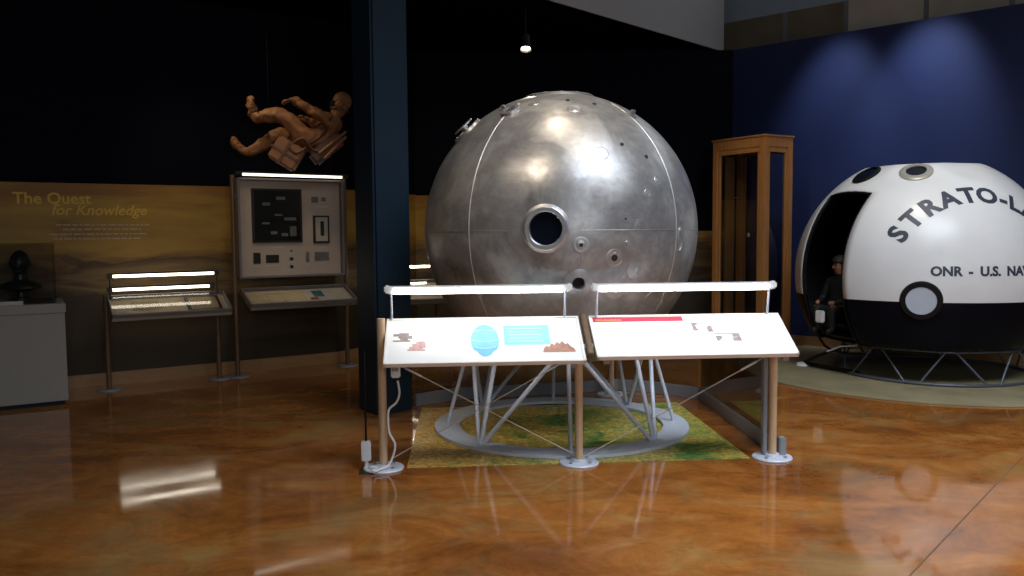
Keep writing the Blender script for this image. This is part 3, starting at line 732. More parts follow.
# folded boarding step at the doorway
s3 = thing('boarding_step', 'black tubular boarding step with a white foot pad below the open doorway', 'step', (3.26, 9.24, 0))
def w3(x, y, z): return Vector((x - 3.26, y - 9.24, z))
b = new(); bm_path(b, [w3(3.27, 9.22, .06), w3(3.32, 8.95, .17), w3(3.50, 8.62, .33)], .018, 10); obj('leg', b, M['blacksteel'], s3, smooth=60)
b = new(); bm_path(b, [w3(3.27, 9.22, .05), w3(3.6, 8.55, .05)], .02, 10); obj('leg', b, M['blacksteel'], s3, smooth=60)
b = new(); bm_path(b, [w3(3.33, 8.72, .25), w3(3.42, 8.6, .32), w3(3.62, 8.38, .37)], .009, 8); obj('handle', b, M['lightsteel'], s3, smooth=60)
b = new(); bm_lathe(b, [(0, .02), (.075, .02), (.07, .045), (.035, .06), (0, .06)], 28, closed=False); obj('foot_pad', b, M['white'], s3, smooth=40)

# seated mannequin in the doorway
mn = thing('mannequin', 'dark suited seated mannequin with bare face inside the doorway of the white sphere', 'mannequin', (3.49, 8.86, .43), D(-62))
mn.scale = (.8, .8, .8)
J = dict(pel=((0, .06, .30), (.15, .12)), sp=((0, .07, .48), (.13, .10)), ch=((0, .05, .64), (.16, .11)), nk=((0, .03, .77), .05), hd=((0, .01, .87), (.075, .09)), ht=((0, .02, .95), (.075, .085)), hc=((0, .02, 1.0), (.045, .05)),
         sl=((-.17, .04, .69), .06), el=((-.24, -.02, .45), .045), wl=((-.13, -.22, .42), .032), hl=((-.09, -.29, .42), .03),
         sr=((.17, .04, .69), .06), er=((.24, -.02, .45), .045), wr=((.13, -.22, .42), .032), hr=((.09, -.29, .42), .03),
         l1=((-.11, -.06, .28), .085), kl=((-.13, -.28, .36), .065), al=((-.12, -.24, .07), .042), fl=((-.12, -.34, .045), .035),
         r1=((.11, -.06, .28), .085), kr=((.13, -.28, .36), .065), ar=((.12, -.24, .07), .042), fr=((.12, -.34, .045), .035))
E_ = [('pel', 'sp'), ('sp', 'ch'), ('ch', 'nk'), ('nk', 'hd'), ('hd', 'ht'), ('ht', 'hc'), ('ch', 'sl'), ('sl', 'el'), ('el', 'wl'), ('wl', 'hl'), ('ch', 'sr'), ('sr', 'er'), ('er', 'wr'), ('wr', 'hr'),
      ('pel', 'l1'), ('l1', 'kl'), ('kl', 'al'), ('al', 'fl'), ('pel', 'r1'), ('r1', 'kr'), ('kr', 'ar'), ('ar', 'fr')]
skin_body(J, E_, 'pel', [M['suit'], M['skin']], mn, 'body', 2, lambda c: 1 if (c.z > .79 and c.y < .03 and c.z < .96) or (c.y < -.24 and .38 < c.z < .47 and abs(c.x) < .16 and c.y > -.34) else 0)
b = new(); bmesh.ops.create_uvsphere(b, u_segments=24, v_segments=14, radius=.108)
for v in b.verts: v.co = Vector((v.co.x, v.co.y * 1.1, max(v.co.z, -.03 if v.co.y > 0 else .02)))
bmesh.ops.translate(b, verts=b.verts, vec=(0, .035, .94)); obj('cap', b, M['suit'], mn, smooth=60)
b = new(); bm_box(b, (0, -.095, .885), (.02, .03, .04), None, .008); obj('nose', b, M['skin'], mn)
b = new()
for k in (-1, 1): bm_disc_solid(b, (k * .033, -.082, .915), (0, -1, 0), .012, .006, 12)
obj('eyes', b, M['leatherdark'], mn)
b = new(); bm_box(b, (0, -.33, .24), (.13, .06, .16), None, .015); o = obj('chest_box', b, M['whitecord'], mn); o['label'] = 'white instrument box in front of the shins'
sc_ = thing('pilot_seat', 'dark canvas seat under the mannequin inside the white sphere', 'seat', (3.51, 8.87, .43), D(-62))
sc_.scale = (.8, .8, .8)
b = new(); bm_box(b, (0, .05, .12), (.42, .36, .05), None, .015); obj('seat', b, M['seatm'], sc_)
b = new(); bm_box(b, (0, .24, .38), (.40, .04, .5), None, .015); obj('backrest', b, M['seatm'], sc_)
for x in (-1, 1):
    for y in (-.1, .2): b = new(); bm_tube(b, (x * .17, y, .0), (x * .17, y, .1), .012, 8); obj('leg', b, M['blacksteel'], sc_, smooth=40)

# ------------------------------------------------------------------ tall wooden showcase
cc = [(3.08, 10.17), (3.52, 10.44), (3.03, 11.17), (2.59, 10.88)]
ux = (Vector(cc[1]) - Vector(cc[0])); wv = (Vector(cc[3]) - Vector(cc[0])); Wd, Dp = ux.length, wv.length; sa = math.atan2(ux.y, ux.x)
sh = thing('showcase', 'tall empty orange oak showcase with glass sides against the blue wall', 'cabinet', (cc[0][0], cc[0][1], 0), sa)
Hc = 2.69
for (x, y) in ((.04, .04), (Wd - .04, .04), (.04, Dp - .04), (Wd - .04, Dp - .04)):
    b = new(); bm_box(b, (x, y, Hc / 2), (.08, .08, Hc - .02), None, .006); obj('corner_post', b, M['oak'], sh)
b = new(); bm_box(b, (Wd / 2, Dp / 2, Hc - .07), (Wd - .01, Dp - .01, .13), None, .005); bm_box(b, (Wd / 2, Dp / 2, Hc - .0), (Wd + .03, Dp + .03, .025), None, .006); obj('top', b, M['oak'], sh)
b = new(); bm_box(b, (Wd / 2, Dp / 2, .12), (Wd - .01, Dp - .01, .22), None, .005); obj('base', b, M['oak'], sh)
# glazed door frames
def stile_frame(x0, y0, x1, y1, nm):
    dv = Vector((x1 - x0, y1 - y0)); L = dv.length; an = math.atan2(dv.y, dv.x); rot = Matrix.Rotation(an, 3, 'Z'); b = new(); cx_, cy_ = (x0 + x1) / 2, (y0 + y1) / 2
    for s in (0, 1):
        q = Vector((x0, y0)) + dv * ((.02 + s * (L - .04)) / L); bm_box(b, (q.x, q.y, 1.37), (.04, .03, 2.27), rot, .003)
    for z in (.26, 2.525): bm_box(b, (cx_, cy_, z), (L, .03, .06), rot, .003)
    o = obj(nm, b, M['oak'], sh); b = new(); bm_box(b, (cx_, cy_, 1.37), (L - .06, .006, 2.2), rot); obj('glass_pane', b, M['cabglass'], o); return o
stile_frame(.08, .03, Wd - .08, .03, 'front_door'); stile_frame(.03, .08, .03, Dp - .08, 'side_panel')
stile_frame(Wd - .03, .08, Wd - .03, Dp - .08, 'side_panel')
b = new(); bm_box(b, (Wd * .5, Dp - .05, 1.37), (.16, .03, 2.25), None, .004); obj('back_stile', b, M['oak'], sh)
b = new(); bm_box(b, (.055, .50, 1.95), (.03, .05, .012), None, .003); obj('latch', b, M['bolt'], sh)
b = new(); bm_box(b, (.022, .26, 1.48), (.02, .03, .05), None, .005); obj('lock', b, M['bolt'], sh)

# ------------------------------------------------------------------ plinth with vitrine and bust
pa = D(49); pp = thing('plinth', 'large warm white display plinth with a glass vitrine at the left edge', 'plinth', (-4.06, 7.50, 0), D(31))
# local x runs left-down along the front, so the front right corner is the origin
b = new(); bm_box(b, (-.62, .38, .44), (1.24, .76, .80), None, .004); obj('body', b, M['plinth'], pp)
b = new(); bm_box(b, (-.62, .38, .02), (1.18, .70, .04)); obj('toe_kick', b, M['blacksteel'], pp)
b = new(); bm_box(b, (-.62, .38, .885), (1.26, .78, .085), None, .006); obj('top_cap', b, M['plinth'], pp)
b = new()
for q in ((-.62, .06, 1.19, .51, (1.12, .006)), (-.62, .70, 1.19, .51, (1.12, .006))): bm_box(b, (q[0], q[1], 1.2), (q[4][0], q[4][1], .54))
for x in (-1.18, -.06): bm_box(b, (x, .38, 1.2), (.006, .64, .54))
bm_box(b, (-.62, .38, 1.473), (1.126, .646, .006)); obj('vitrine', b, M['vitrine'], pp)
b = new(); bm_box(b, (-.62, .38, .933), (1.10, .62, .012)); obj('display_bed', b, M['blacksteel'], pp)
bx = Vector((-4.06, 7.50, 0)) + Matrix.Rotation(D(31), 3, 'Z') @ Vector((-.33, .36, .94))
bu = thing('bust', 'dark bronze portrait bust inside the glass vitrine', 'bust', bx, D(20))
b = new(); bmesh.ops.create_uvsphere(b, u_segments=28, v_segments=18, radius=.5)
for v in b.verts:
    z = v.co.z; v.co = Vector((v.co.x * .17, v.co.y * .21, z * .25)); 
    if v.co.z < -.03: v.co.x *= .82; v.co.y *= .86
bmesh.ops.translate(b, verts=b.verts, vec=(0, 0, .345)); h_ = obj('head', b, M['bronze'], bu, smooth=70)
b = new(); bm_box(b, (0, -.105, .335), (.026, .04, .055), None, .01); bm_box(b, (0, -.09, .28), (.05, .02, .012), None, .004)
for k in (-1, 1): bm_box(b, (k * .086, .0, .34), (.014, .04, .06), None, .005); bm_box(b, (k * .036, -.092, .365), (.035, .02, .012), None, .004)
obj('face', b, M['bronze'], bu)
b = new(); bm_lathe(b, [(0, .0), (.09, .0), (.09, .03), (.05, .045), (.045, .08), (.14, .12), (.13, .16), (.06, .20), (.052, .27), (0, .27)], 32, closed=False)
for v in b.verts:
    if .1 < v.co.z < .18: v.co.x *= 1.25
obj('shoulders', b, M['bronze'], bu, smooth=50)
cp = Vector((-4.06, 7.50, 0)) + Matrix.Rotation(D(31), 3, 'Z') @ Vector((-.42, .0, .93))
b = new(); bm_box(b, (0, .03, 0), (.20, .05, .012), Matrix.Rotation(D(30), 3, 'X'), .002); o = obj('caption_card', b, M['caption'], None, (cp.x, cp.y, .945), D(31)); tag(o, 'small cream caption card on the front edge of the plinth top', 'label card')

# ------------------------------------------------------------------ wall lettering
def wall_text(bm_src, s_off, z, name, m, label, cat='lettering'):
    """place flat text on the left wall: s_off metres along the wall from its (-4.26, 8.41) corner"""
    d = (Vector((-3.35, 9.0)) - Vector((-4.26, 8.41))).normalized(); n = Vector((d.y, -d.x)); b = new()
    d0 = (Vector((-4.26, 8.41)) - Vector((-6.6, 6.9))).normalized()
    def fn(v):
        s = s_off + v.x; dd = d if s > 0 else d0; nn = Vector((dd.y, -dd.x)); p = Vector((-4.26, 8.41)) + dd * s + nn * (.013 + v.z); return Vector((p.x, p.y, z + v.y))
    bm_merge(b, bm_src, fn); o = obj(name, b, m); return tag(o, label, cat)
wall_text(text_mesh('The Quest', .155, offset=.003, extrude=.002), -.66, 1.855, 'title_lettering', M['gold_text'], 'gold words The Quest on the mural, upper line of the title')
wall_text(text_mesh('for Knowledge', .145, shear=.25, offset=.002, extrude=.002), -.34, 1.745, 'title_lettering', M['gold_text'], 'slanted gold words for Knowledge on the mural, lower line of the title')
rnd = random.Random(11)
for i, (z, a0, a1) in enumerate(((1.645, -.30, .57), (1.60, -.24, .46), (1.552, -.36, .53), (1.506, -.33, .42))):
    b = new(); x = a0
    while x < a1:
        w_ = rnd.uniform(.02, .075); bm_box(b, (x + w_ / 2, rnd.uniform(-.001, .001), .0012), (w_, .013, .0024)); x += w_ + .014
    wall_text(b, 0, z, 'text_line', M['tan_text'], ['topmost', 'second', 'third', 'lowest'][i] + ' line of small tan text under the mural title', 'lettering')

# ------------------------------------------------------------------ reader case on the left (tray with glass, two lit tubes)
def reader_case(x0, y0, x1, y1, label, zb, zf, tubes, posts=True, pm_=M['darkwood'], depth=.33, group='slanted document cases', contents=None):
    """(x0,y0)-(x1,y1) = back edge; tray slopes down towards the room"""
    a = Vector((x0, y0)); c = Vector((x1, y1)); L = (c - a).length; an = math.atan2((c - a).y, (c - a).x)
    t = thing('document_case', label, 'display case', ((x0 + x1) / 2, (y0 + y1) / 2, 0), an, group)
    tl = sqrt(depth ** 2 + (zb - zf) ** 2); ta = math.atan2(zb - zf, depth)
    def P(u, v, n): return Vector((u, -depth + v * cos(ta) - n * sin(ta), zf + v * sin(ta) + n * cos(ta)))
    def slab(u0, u1, v0, v1, n0, n1, bm=None):
        bm = bm or new(); bm_prism(bm, [(u0, v0), (u1, v0), (u1, v1), (u0, v1)], n0, n1, P); return bm
    h = L / 2
    obj('tray', slab(-h, h, 0, tl, -.05, -.02), M['trayc'], t)
    f = new()
    for q in ((-h, -h + .015, 0, tl), (h - .015, h, 0, tl), (-h, h, 0, .018), (-h, h, tl - .012, tl)): slab(*q, -.055, .022, f)
    obj('frame', f, M['panelt'], t, bevel=.003)
    obj('glass_cover', slab(-h + .015, h - .015, .018, tl - .012, .012, .016), M['caseglass'], t)
    if contents: contents(t, slab, h, tl)
    if posts:
        for s in (-h + .0, h - .06):
            b = new(); bm_tube(b, (s, .05, .01), (s, .05, zb + .02), .024, 16); p_ = obj('post', b, pm_, t, smooth=40)
            b = new(); bm_lathe(b, [(0, 0), (.11, 0), (.105, .012), (0, .014)], 32, (s, .05, 0), closed=False); obj('base_plate', b, M['rail'], p_, smooth=40)
    for (z, y, u0, u1, n_) in tubes:
        b = new(); bm_tube(b, (u0, y, z), (u1, y, z), .015, 14); tb = obj('lit_tube', b, M['tube_bright'] if n_ else M['tube'], t, smooth=50)
        b = new(); bm_box(b, ((u0 + u1) / 2, y, z + .023), (u1 - u0 + .1, .045, .018), None, .004)
        for u in (u0 - .03, u1 + .03): bm_box(b, (u, y, z + .004), (.05, .05, .05), None, .008)
        obj('lamp_holder', b, M['fixture'], t)
        for u in (u0 - .03, u1 + .03):
            b = new(); bm_tube(b, (u, y + .0, zb - .01), (u, y, z - .01), .006, 8); obj('lamp_rod', b, M['fixture'], t, smooth=40)
    return t
def case1(t, slab, h, tl):
    m = obj('old_map', slab(-h + .04, .12, .04, tl - .03, -.02, -.017), M['parchment'], t)
    obj('map_stain', slab(-h + .20, -.1, .12, tl - .09, -.017, -.0155), M['parchment2'], m)
    m = obj('framed_print', slab(.15, h - .08, .05, tl - .05, -.02, -.004), M['picframe'], t)
    obj('print', slab(.18, h - .11, .075, tl - .075, -.004, -.002), M['parchment2'], m)
reader_case(-3.99, 8.14, -3.05, 8.76, 'slanted document case with two glowing tubes below the mural title', .93, .76,
            [(1.135, -.02, -.50, .46, 0), (1.0, .02, -.50, .42, 0)], contents=case1)
def case3(t, slab, h, tl):
    obj('printed_sheet', slab(-h + .05, h - .05, .04, tl - .04, -.02, -.018), M['parchment'], t)
reader_case(-1.72, 10.30, -.90, 10.62, 'partly hidden document case with a glowing tube seen between column and metal sphere', .93, .70,
            [(1.11, .0, -.36, .28, 1)], contents=case3)

# ------------------------------------------------------------------ upright display panel with frames + tray
A2, B2 = Vector((-3.0, 9.0)), Vector((-2.01, 9.67)); an2 = math.atan2((B2 - A2).y, (B2 - A2).x); L2 = (B2 - A2).length
mid = (A2 + B2) / 2 + Vector((sin(an2), -cos(an2))) * .10
dp = thing('display_panel', 'upright beige display case with photographs and a strip lamp along its top', 'display case', (mid.x, mid.y, 0), an2)
W2 = L2; z0, z1 = 1.06, 2.14
b = new(); bm_box(b, (0, .03, (z0 + z1) / 2), (W2, .06, z1 - z0), None, .004); obj('back_board', b, M['panelc'], dp)
b = new()
for x in (-W2 / 2 + .012, W2 / 2 - .012): bm_box(b, (x, -.03, (z0 + z1) / 2), (.025, .08, z1 - z0), None, .003)
for z in (z0 + .012, z1 - .012): bm_box(b, (0, -.03, z), (W2, .08, .025), None, .003)
obj('case_frame', b, M['panelt'], dp, bevel=.002)
b = new(); bm_box(b, (0, -.062, (z0 + z1) / 2), (W2 - .05, .005, z1 - z0 - .05)); obj('glass_cover', b, M['caseglass'], dp)
for s in (-W2 / 2 - .035, W2 / 2 + .035):
    b = new(); bm_tube(b, (s, .0, .012), (s, .0, z1 + .03), .024, 16); p_ = obj('post', b, M['darkwood'], dp, smooth=40)
    b = new(); bm_lathe(b, [(0, 0), (.12, 0), (.115, .012), (0, .014)], 32, (s, 0, 0), closed=False); obj('base_plate', b, M['rail'], p_, smooth=40)
    b = new()
    for z in (1.3, 1.95): bm_box(b, (s * .97, .01, z), (.05, .03, .03), None, .004)
    obj('clamp', b, M['panelt'], p_)
b = new(); bm_box(b, (.01, -.10, z1 + .055), (W2 + .06, .05, .018), None, .004)
for x in (-W2 / 2 + .0, W2 / 2 + .02): bm_box(b, (x, -.08, z1 + .042), (.05, .06, .035), None, .005)
obj('lamp_holder', b, M['fixture'], dp)
b = new(); bm_tube(b, (-W2 / 2 + .05, -.10, z1 + .033), (W2 / 2 - .03, -.10, z1 + .033), .014, 14); obj('lit_tube', b, M['tube_soft'], dp, smooth=50)
def on_panel(name, u0, u1, v0, v1, m, th=.01, parent=dp, base=0.0):
    """u, v as fractions of the panel, v from the top"""
    b = new(); x0, x1 = -W2 / 2 + u0 * W2, -W2 / 2 + u1 * W2; za, zb = z1 - v0 * (z1 - z0), z1 - v1 * (z1 - z0)
    bm_box(b, ((x0 + x1) / 2, -base - th / 2, (za + zb) / 2), (x1 - x0, th, za - zb)); return obj(name, b, m, parent)
def framed(label, u0, u1, v0, v1, inner, edge=.02):
    f = on_panel('framed_picture', u0, u1, v0, v1, M['picframe'], .025)
    on_panel('mount', u0 + edge, u1 - edge, v0 + edge, v1 - edge, M['mount'] if inner == 'mount' else M['photo_dark'], .003, f, .025); return f
fr = on_panel('framed_picture', .135, .60, .10, .645, M['picframe'], .025)
o = on_panel('photo_sheet', .155, .58, .12, .625, M['photo_dark'], .003, fr, .025)
for (u0, u1, v0, v1) in ((.36, .44, .18, .21), (.23, .30, .24, .27), (.34, .41, .355, .375), (.43, .54, .39, .42), (.30, .36, .53, .56), (.48, .54, .48, .58), (.22, .29, .44, .46), (.40, .46, .55, .58)):
    on_panel('photo_highlight', u0, u1, v0, v1, M['photo_mid'], .003, fr, .028)
f = framed('small', .71, .865, .37, .655, 'mount', .018)
on_panel('medal_photo', .775, .81, .43, .58, M['picframe'], .004, f, .028)
for (u0, u1, v0, v1, m) in ((.14, .205, .745, .855, 'picframe'), (.255, .375, .77, .85, 'picframe'), (.635, .665, .75, .85, 'photo_mid'), (.72, .86, .75, .84, 'photo_mid'), (.70, .765, .175, .235, 'photo_mid'), (.80, .84, .18, .22, 'photo_mid'),
                            (.48, .51, .80, .83, 'picframe'), (.48, .51, .88, .91, 'picframe'), (.485, .505, .72, .74, 'photo_mid')):
    on_panel('small_photograph', u0, u1, v0, v1, M[m], .008)
for (u0, u1, v) in ((.14, .205, .875), (.255, .375, .87), (.46, .53, .755), (.46, .53, .845), (.46, .53, .925), (.635, .665, .87), (.73, .86, .27), (.76, .84, .69), (.33, .42, .69)):
    on_panel('caption', u0, u1, v, v + .012, M['caption'], .003)
def case2(t, slab, h, tl):
    m = obj('open_atlas', slab(-h + .05, .04, .05, tl - .04, -.02, -.016), M['parchment'], t)
    f = new(); 
    for q in ((-.36, -.18, .09, .10), (-.36, -.18, tl - .1, tl - .09), (-.36, -.352, .09, tl - .09), (-.188, -.18, .09, tl - .09)): slab(*q, -.016, -.0145, f)
    obj('drawn_border', f, M['parchment2'], m)
    m = obj('printed_sheet', slab(.05, h - .04, .05, tl - .04, -.02, -.017), M['mount'], t)
    obj('teal_figure', slab(.16, .28, tl * .45, tl * .82, -.017, -.015), M['teal'], m)
    obj('rust_figure', slab(.10, .19, tl * .28, tl * .42, -.017, -.015), M['rust'], m)
reader_case(-2.91, 8.88, -1.93, 9.55, 'slanted document tray with a teal picture below the upright beige case', .94, .79, [], posts=False, contents=case2, depth=.36)

# ------------------------------------------------------------------ falling man sculpture hung above the display panel
PF = Vector((-2.62, 8.80)); dF = Vector((cos(D(30)), sin(D(30))))
sk = thing('falling_man_sculpture', 'brown carved falling parachutist lying on his back, hung above the beige case', 'sculpture', (-2.38, 8.90, 2.72), 0)
from_px = None
def FP(px, py, dep=0.0):
    """figure layout: metres in the plane of the sculpture, dep towards the room"""
    x = (px - 290) / 97.0; z = (120 - py) / 94.0
    return Vector((x * cos(D(12)) + dep * sin(D(12)) * 0.3, x * sin(D(12)) - dep, z))
Jp = dict(pel=(FP(311, 140), (.115, .10)), sp=(FP(322, 136), (.105, .10)), ch=(FP(335, 126), (.12, .12)), nk=(FP(341.5, 114.5), .052), hd=(FP(343.5, 106), (.080, .075)), hm=(FP(345, 99.5), (.088, .082)), ht=(FP(346, 94.5), (.055, .05)),
          sl=(FP(339, 121, .13), .062), el=(FP(319, 111, .20), .046), wl=(FP(305, 102.5, .16), .042), hl=(FP(300, 99.5, .15), .036),
          sr=(FP(337, 122, -.13), .062), er=(FP(322, 122, -.18), .046), wr=(FP(310, 116.5, -.14), .034), hr=(FP(305, 115, -.13), .034),
          l0=(FP(307, 136, .09), .085), lt=(FP(300, 124, .12), .082), kl=(FP(289, 114, .13), .070), cl=(FP(274, 115, .12), .062), al=(FP(261, 118, .10), .045), hel=(FP(258, 120, .10), .036), fl=(FP(258.5, 108, .10), .042), tl=(FP(257.5, 96, .10), .034),
          r0=(FP(303, 143, -.09), .085), kr=(FP(281, 129, -.12), .066), cr=(FP(266, 140, -.12), .058), ar=(FP(248, 150, -.10), .044), fr=(FP(240, 144, -.10), .042), tr=(FP(232, 135, -.10), .034))
Ep = [('pel', 'sp'), ('sp', 'ch'), ('ch', 'nk'), ('nk', 'hd'), ('hd', 'hm'), ('hm', 'ht'), ('ch', 'sl'), ('sl', 'el'), ('el', 'wl'), ('wl', 'hl'), ('ch', 'sr'), ('sr', 'er'), ('er', 'wr'), ('wr', 'hr'),
      ('pel', 'l0'), ('l0', 'lt'), ('lt', 'kl'), ('kl', 'cl'), ('cl', 'al'), ('al', 'hel'), ('al', 'fl'), ('fl', 'tl'), ('pel', 'r0'), ('r0', 'kr'), ('kr', 'cr'), ('cr', 'ar'), ('ar', 'fr'), ('fr', 'tr')]
# five fingers on each hand
for hnd, base, dirx, sgn_ in (('l', FP(300, 99.5, .15), Vector((-.8, -.15, -.25)), 1), ('r', FP(305, 115, -.13), Vector((-.8, -.1, .1)), -1)):
    dirx = dirx.normalized()
    for k in range(5):
        off = Vector((0, (k - 2) * .019, 0)) if k < 4 else Vector((.02, .045 * sgn_, .02))
        L = (.07, .085, .08, .065, .05)[k]; p0 = base + off + dirx * .02; p1 = p0 + dirx * L * .6; p2 = p1 + (dirx + Vector((0, 0, -.7))).normalized() * L * .5
        for nm_, q, r_ in (('a', p0, .012), ('b', p1, .010), ('c', p2, .008)): Jp['%s%d%s' % (hnd, k, nm_)] = (q, r_)
        Ep += [('h' + hnd, '%s%da' % (hnd, k)), ('%s%da' % (hnd, k), '%s%db' % (hnd, k)), ('%s%db' % (hnd, k), '%s%dc' % (hnd, k))]
Jp = {k: (v[0], tuple(1.2 * q for q in v[1]) if isinstance(v[1], tuple) else v[1] * (1.25 if v[1] > .02 else 1.1)) for k, v in Jp.items()}
skin_body(Jp, Ep, 'pel', [M['statue']], sk, 'body', 3)
body_ = sk.children[0]; tx = bpy.data.textures.new('folds', 'CLOUDS'); tx.noise_scale = .07; tx.noise_depth = 3
dm_ = body_.modifiers.new('folds', 'DISPLACE'); dm_.texture = tx; dm_.strength = .05; dm_.mid_level = .5; dm_.texture_coords = 'LOCAL'
# goggles, helmet rim, face
hc = FP(345, 100); fd = (FP(336, 102) - hc).normalized()
b = new(); bm_tube(b, hc + fd * .07 + Vector((0, -.07, .0)), hc + fd * .07 + Vector((0, .06, 0)), .036, 18); obj('goggles', b, M['leatherdark'], sk, smooth=40)
b = new(); bm_lathe(b, [(.088, -.012), (.098, -.012), (.098, .012), (.088, .012)], 32, FP(343.5, 106.5), (FP(346, 95) - FP(342, 112)).normalized()); obj('helmet_rim', b, M['statue_dark'], sk, smooth=40)
b = new(); bmesh.ops.create_uvsphere(b, u_segments=24, v_segments=16, radius=.10); bmesh.ops.translate(b, verts=b.verts, vec=FP(347, 98)); obj('helmet', b, M['statue'], sk, smooth=60)
b = new(); q = FP(338.5, 107); bm_box(b, q, (.03, .028, .05), None, .01); obj('nose', b, M['statue'], sk)
# pack, seat kit and harness
ry = Matrix.Rotation(D(12), 3, 'Z') @ Matrix.Rotation(D(-32), 3, 'Y').inverted()
def yrot(a): return Matrix.Rotation(D(12), 3, 'Z') @ Matrix.Rotation(D(a), 3, 'Y')
b = new(); bm_box(b, FP(291, 152, .06), (.30, .26, .26), yrot(32), .02); o = obj('seat_pack', b, M['statue'], sk)
b = new(); bm_box(b, FP(291, 152, .195), (.31, .012, .03), yrot(32), .004); bm_box(b, FP(291, 152, .20), (.03, .012, .27), yrot(32), .004); obj('pack_strap', b, M['statue_dark'], o)
b = new(); bm_box(b, FP(330, 146, .0), (.40, .30, .15), yrot(-40), .03); obj('parachute_pack', b, M['statue_dark'], sk)
for off_, nm_ in ((0, 0), (5, 1)):
    b = new(); bm_tube(b, FP(352, 130 + off_, .15), FP(325 + off_, 152 + off_, .17), .016, 10); obj('harness_tube', b, M['statue'], sk, smooth=40)
for pts_ in ([(338, 117, .20), (332, 128, .15), (322, 138, .14), (312, 143, .14)], [(300, 142, .18), (310, 138, .2), (318, 148, .17), (326, 150, .15)], [(296, 147, .2), (303, 152, .2), (312, 147, .19)]):
    b = new(); bm_path(b, smooth_pts([FP(*q) for q in pts_]), .013, 8); obj('harness_strap', b, M['statue_dark'], sk, smooth=60)
for q in (FP(335, 118), FP(275, 116, .1)):
    b = new(); bm_tube(b, q, (q.x, q.y, 4.0 - 2.7), .002, 5); obj('hanging_wire', b, M['blacksteel'], sk)

# ------------------------------------------------------------------ ceiling spotlights
def spot_can(x, y, z, tilt, az, label, lit=True):
    t = thing('ceiling_spotlight', label, 'lamp', (x, y, z), az, 'black ceiling spotlights')
    rot = Matrix.Rotation(D(tilt), 3, 'X'); b = new()
    bm_lathe(b, [(.03, .17), (.05, .15), (.052, .03), (.062, 0), (.058, 0), (.046, .03), (.044, .14), (0, .14)], 32, closed=False); bm_disc_solid(b, (0, 0, .148), (0, 0, 1), .045, .03, 24, .006)
    for v in b.verts: v.co = rot @ v.co
    obj('can', b, M['fixture'], t, smooth=35)
    b = new(); bm_tube(b, (0, 0, .16), (0, 0, 4.0 - z), .009, 10); obj('stem', b, M['blacksteel'], t, smooth=40)
    b = new(); bm_disc_solid(b, (0, 0, .02), (0, 0, 1), .044, .01, 24)
    for v in b.verts: v.co = rot @ v.co
    obj('lens', b, M['lampface'] if lit else M['blackglass'], t)
spot_can(.17, 9.2, 3.52, -24, 0, 'small lit spotlight hanging from the black ceiling above the metal sphere')
spot_can(-1.07, 7.9, 3.68, 30, .5, 'unlit dark spotlight near the top of the blue column', False)
spot_can(-1.60, 7.6, 3.72, 30, -.5, 'unlit dark spotlight near the top edge left of the column', False)

# ------------------------------------------------------------------ lights
def light(name, kind, loc, target, energy, color=(1, 1, 1), **k):
    l = bpy.data.lights.new(name, kind); l.energy = energy; l.color = color
    for a, v in k.items(): setattr(l, a, v)
    o = bpy.data.objects.new(name, l); COL.objects.link(o); o.location = loc
    d = Vector(target) - Vector(loc); o.rotation_euler = d.to_track_quat('-Z', 'Y').to_euler(); return o
WARM = (1, .84, .64)
light('overhead_fill', 'AREA', (3.4, 3.6, 6.3), (3.6, 4.6, 0), 430, (.80, .89, 1), shape='RECTANGLE', size=3.5, size_y=4.5, spread=D(120))  # added area lamp below the closed high ceiling, brightens the right-hand floor
light('entrance_daylight', 'AREA', (3.0, -4.5, 3.0), (1.5, 5, .6), 165, (.88, .94, 1), shape='RECTANGLE', size=5, size_y=2.4)
light('sphere_spot', 'SPOT', (-.6, 4.2, 3.9), (.1, 6.4, 2.0), 85, WARM, spot_size=D(46), spot_blend=.7, shadow_soft_size=.06)
light('sphere_spot', 'SPOT', (.9, 4.9, 3.9), (.6, 6.5, 2.2), 55, WARM, spot_size=D(50), spot_blend=.7, shadow_soft_size=.06)
light('sphere_spot', 'SPOT', (.3, 5.9, 3.9), (.4, 6.5, 2.2), 45, WARM, spot_size=D(90), spot_blend=.8, shadow_soft_size=.08)
light('sphere_spot', 'SPOT', (.17, 9.1, 3.5), (.3, 7.0, 2.0), 60, WARM, spot_size=D(60), spot_blend=.7, shadow_soft_size=.05)
light('wall_spot', 'SPOT', (4.40, 9.1, 4.7), (4.93, 9.95, 2.9), 270, (.8, .88, 1), spot_size=D(54), spot_blend=1, shadow_soft_size=.1)
light('wall_spot', 'SPOT', (3.6, 9.8, 4.7), (4.13, 10.63, 2.85), 190, (.8, .88, 1), spot_size=D(52), spot_blend=1, shadow_soft_size=.1)
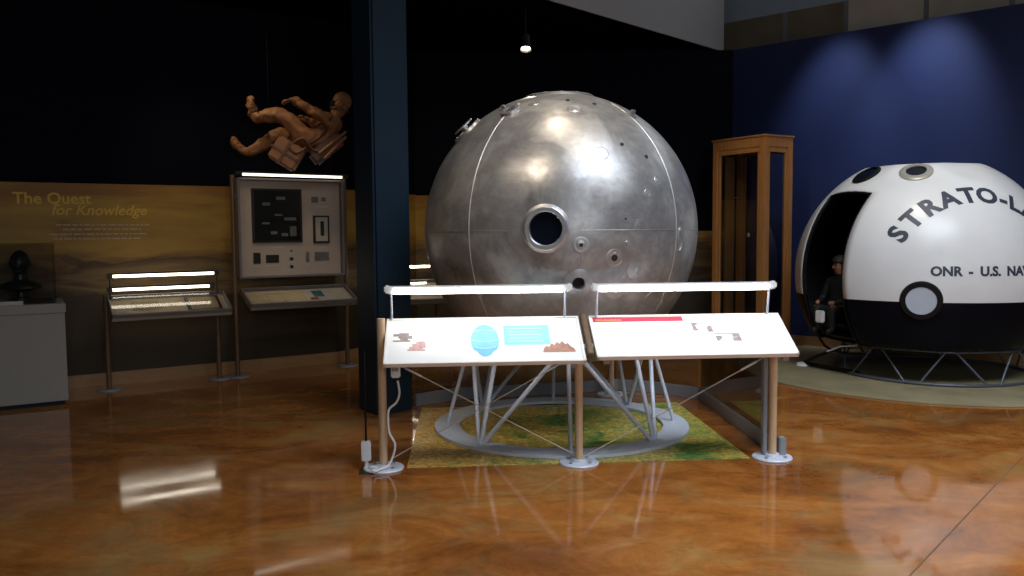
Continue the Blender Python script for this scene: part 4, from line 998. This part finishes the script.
light('gondola_spot', 'SPOT', (2.9, 6.2, 5.6), (4.2, 8.7, 1.8), 270, (1, .93, .82), spot_size=D(34), spot_blend=.8, shadow_soft_size=.1)
light('sculpture_spot', 'SPOT', (-2.95, 8.35, 3.9), (-2.4, 8.9, 2.7), 36, (1, .78, .5), spot_size=D(62), spot_blend=.9, shadow_soft_size=.06)
light('mural_spot', 'SPOT', (-3.3, 7.4, 3.9), (-3.15, 8.95, 1.75), 40, (1, .78, .48), spot_size=D(60), spot_blend=1, shadow_soft_size=.08)
light('showcase_spot', 'SPOT', (1.9, 8.6, 3.9), (3.1, 10.5, 1.9), 55, WARM, spot_size=D(40), spot_blend=.9, shadow_soft_size=.08)
light('case_fill', 'SPOT', (-1.9, 7.5, 3.9), (-2.4, 9.3, 1.3), 42, (1, .84, .62), spot_size=D(34), spot_blend=.9, shadow_soft_size=.06)  # added spot without a fixture, lifts the beige case and its tray
light('map_spot', 'SPOT', (-1.2, 4.6, 3.9), (-.2, 6.2, 0), 70, WARM, spot_size=D(40), spot_blend=.9, shadow_soft_size=.06)
light('back_mural_spot', 'SPOT', (-.6, 9.3, 3.9), (-.9, 11.5, 1.6), 40, (1, .8, .52), spot_size=D(70), spot_blend=1, shadow_soft_size=.08)

wd = bpy.data.worlds.new('dim_hall'); SC.world = wd; wd.use_nodes = True
wd.node_tree.nodes['Background'].inputs[0].default_value = (.55, .62, .75, 1); wd.node_tree.nodes['Background'].inputs[1].default_value = .035

# ------------------------------------------------------------------ camera
cd = bpy.data.cameras.new('camera'); cam = bpy.data.objects.new('camera', cd); COL.objects.link(cam)
cd.sensor_width = 36; cd.lens = 830 / 1024 * 36; cd.clip_end = 100
cam.matrix_world = Matrix.Translation((0, 0, 1.55)) @ Matrix.Rotation(D(90 - 3.93), 4, 'X') @ Matrix.Rotation(D(-.45), 4, 'Z')
SC.camera = cam
SC.view_settings.view_transform = 'Standard'; SC.view_settings.look = 'None'; SC.view_settings.gamma = 1.0; SC.view_settings.use_curve_mapping = False
SC.view_settings.exposure = 0.0
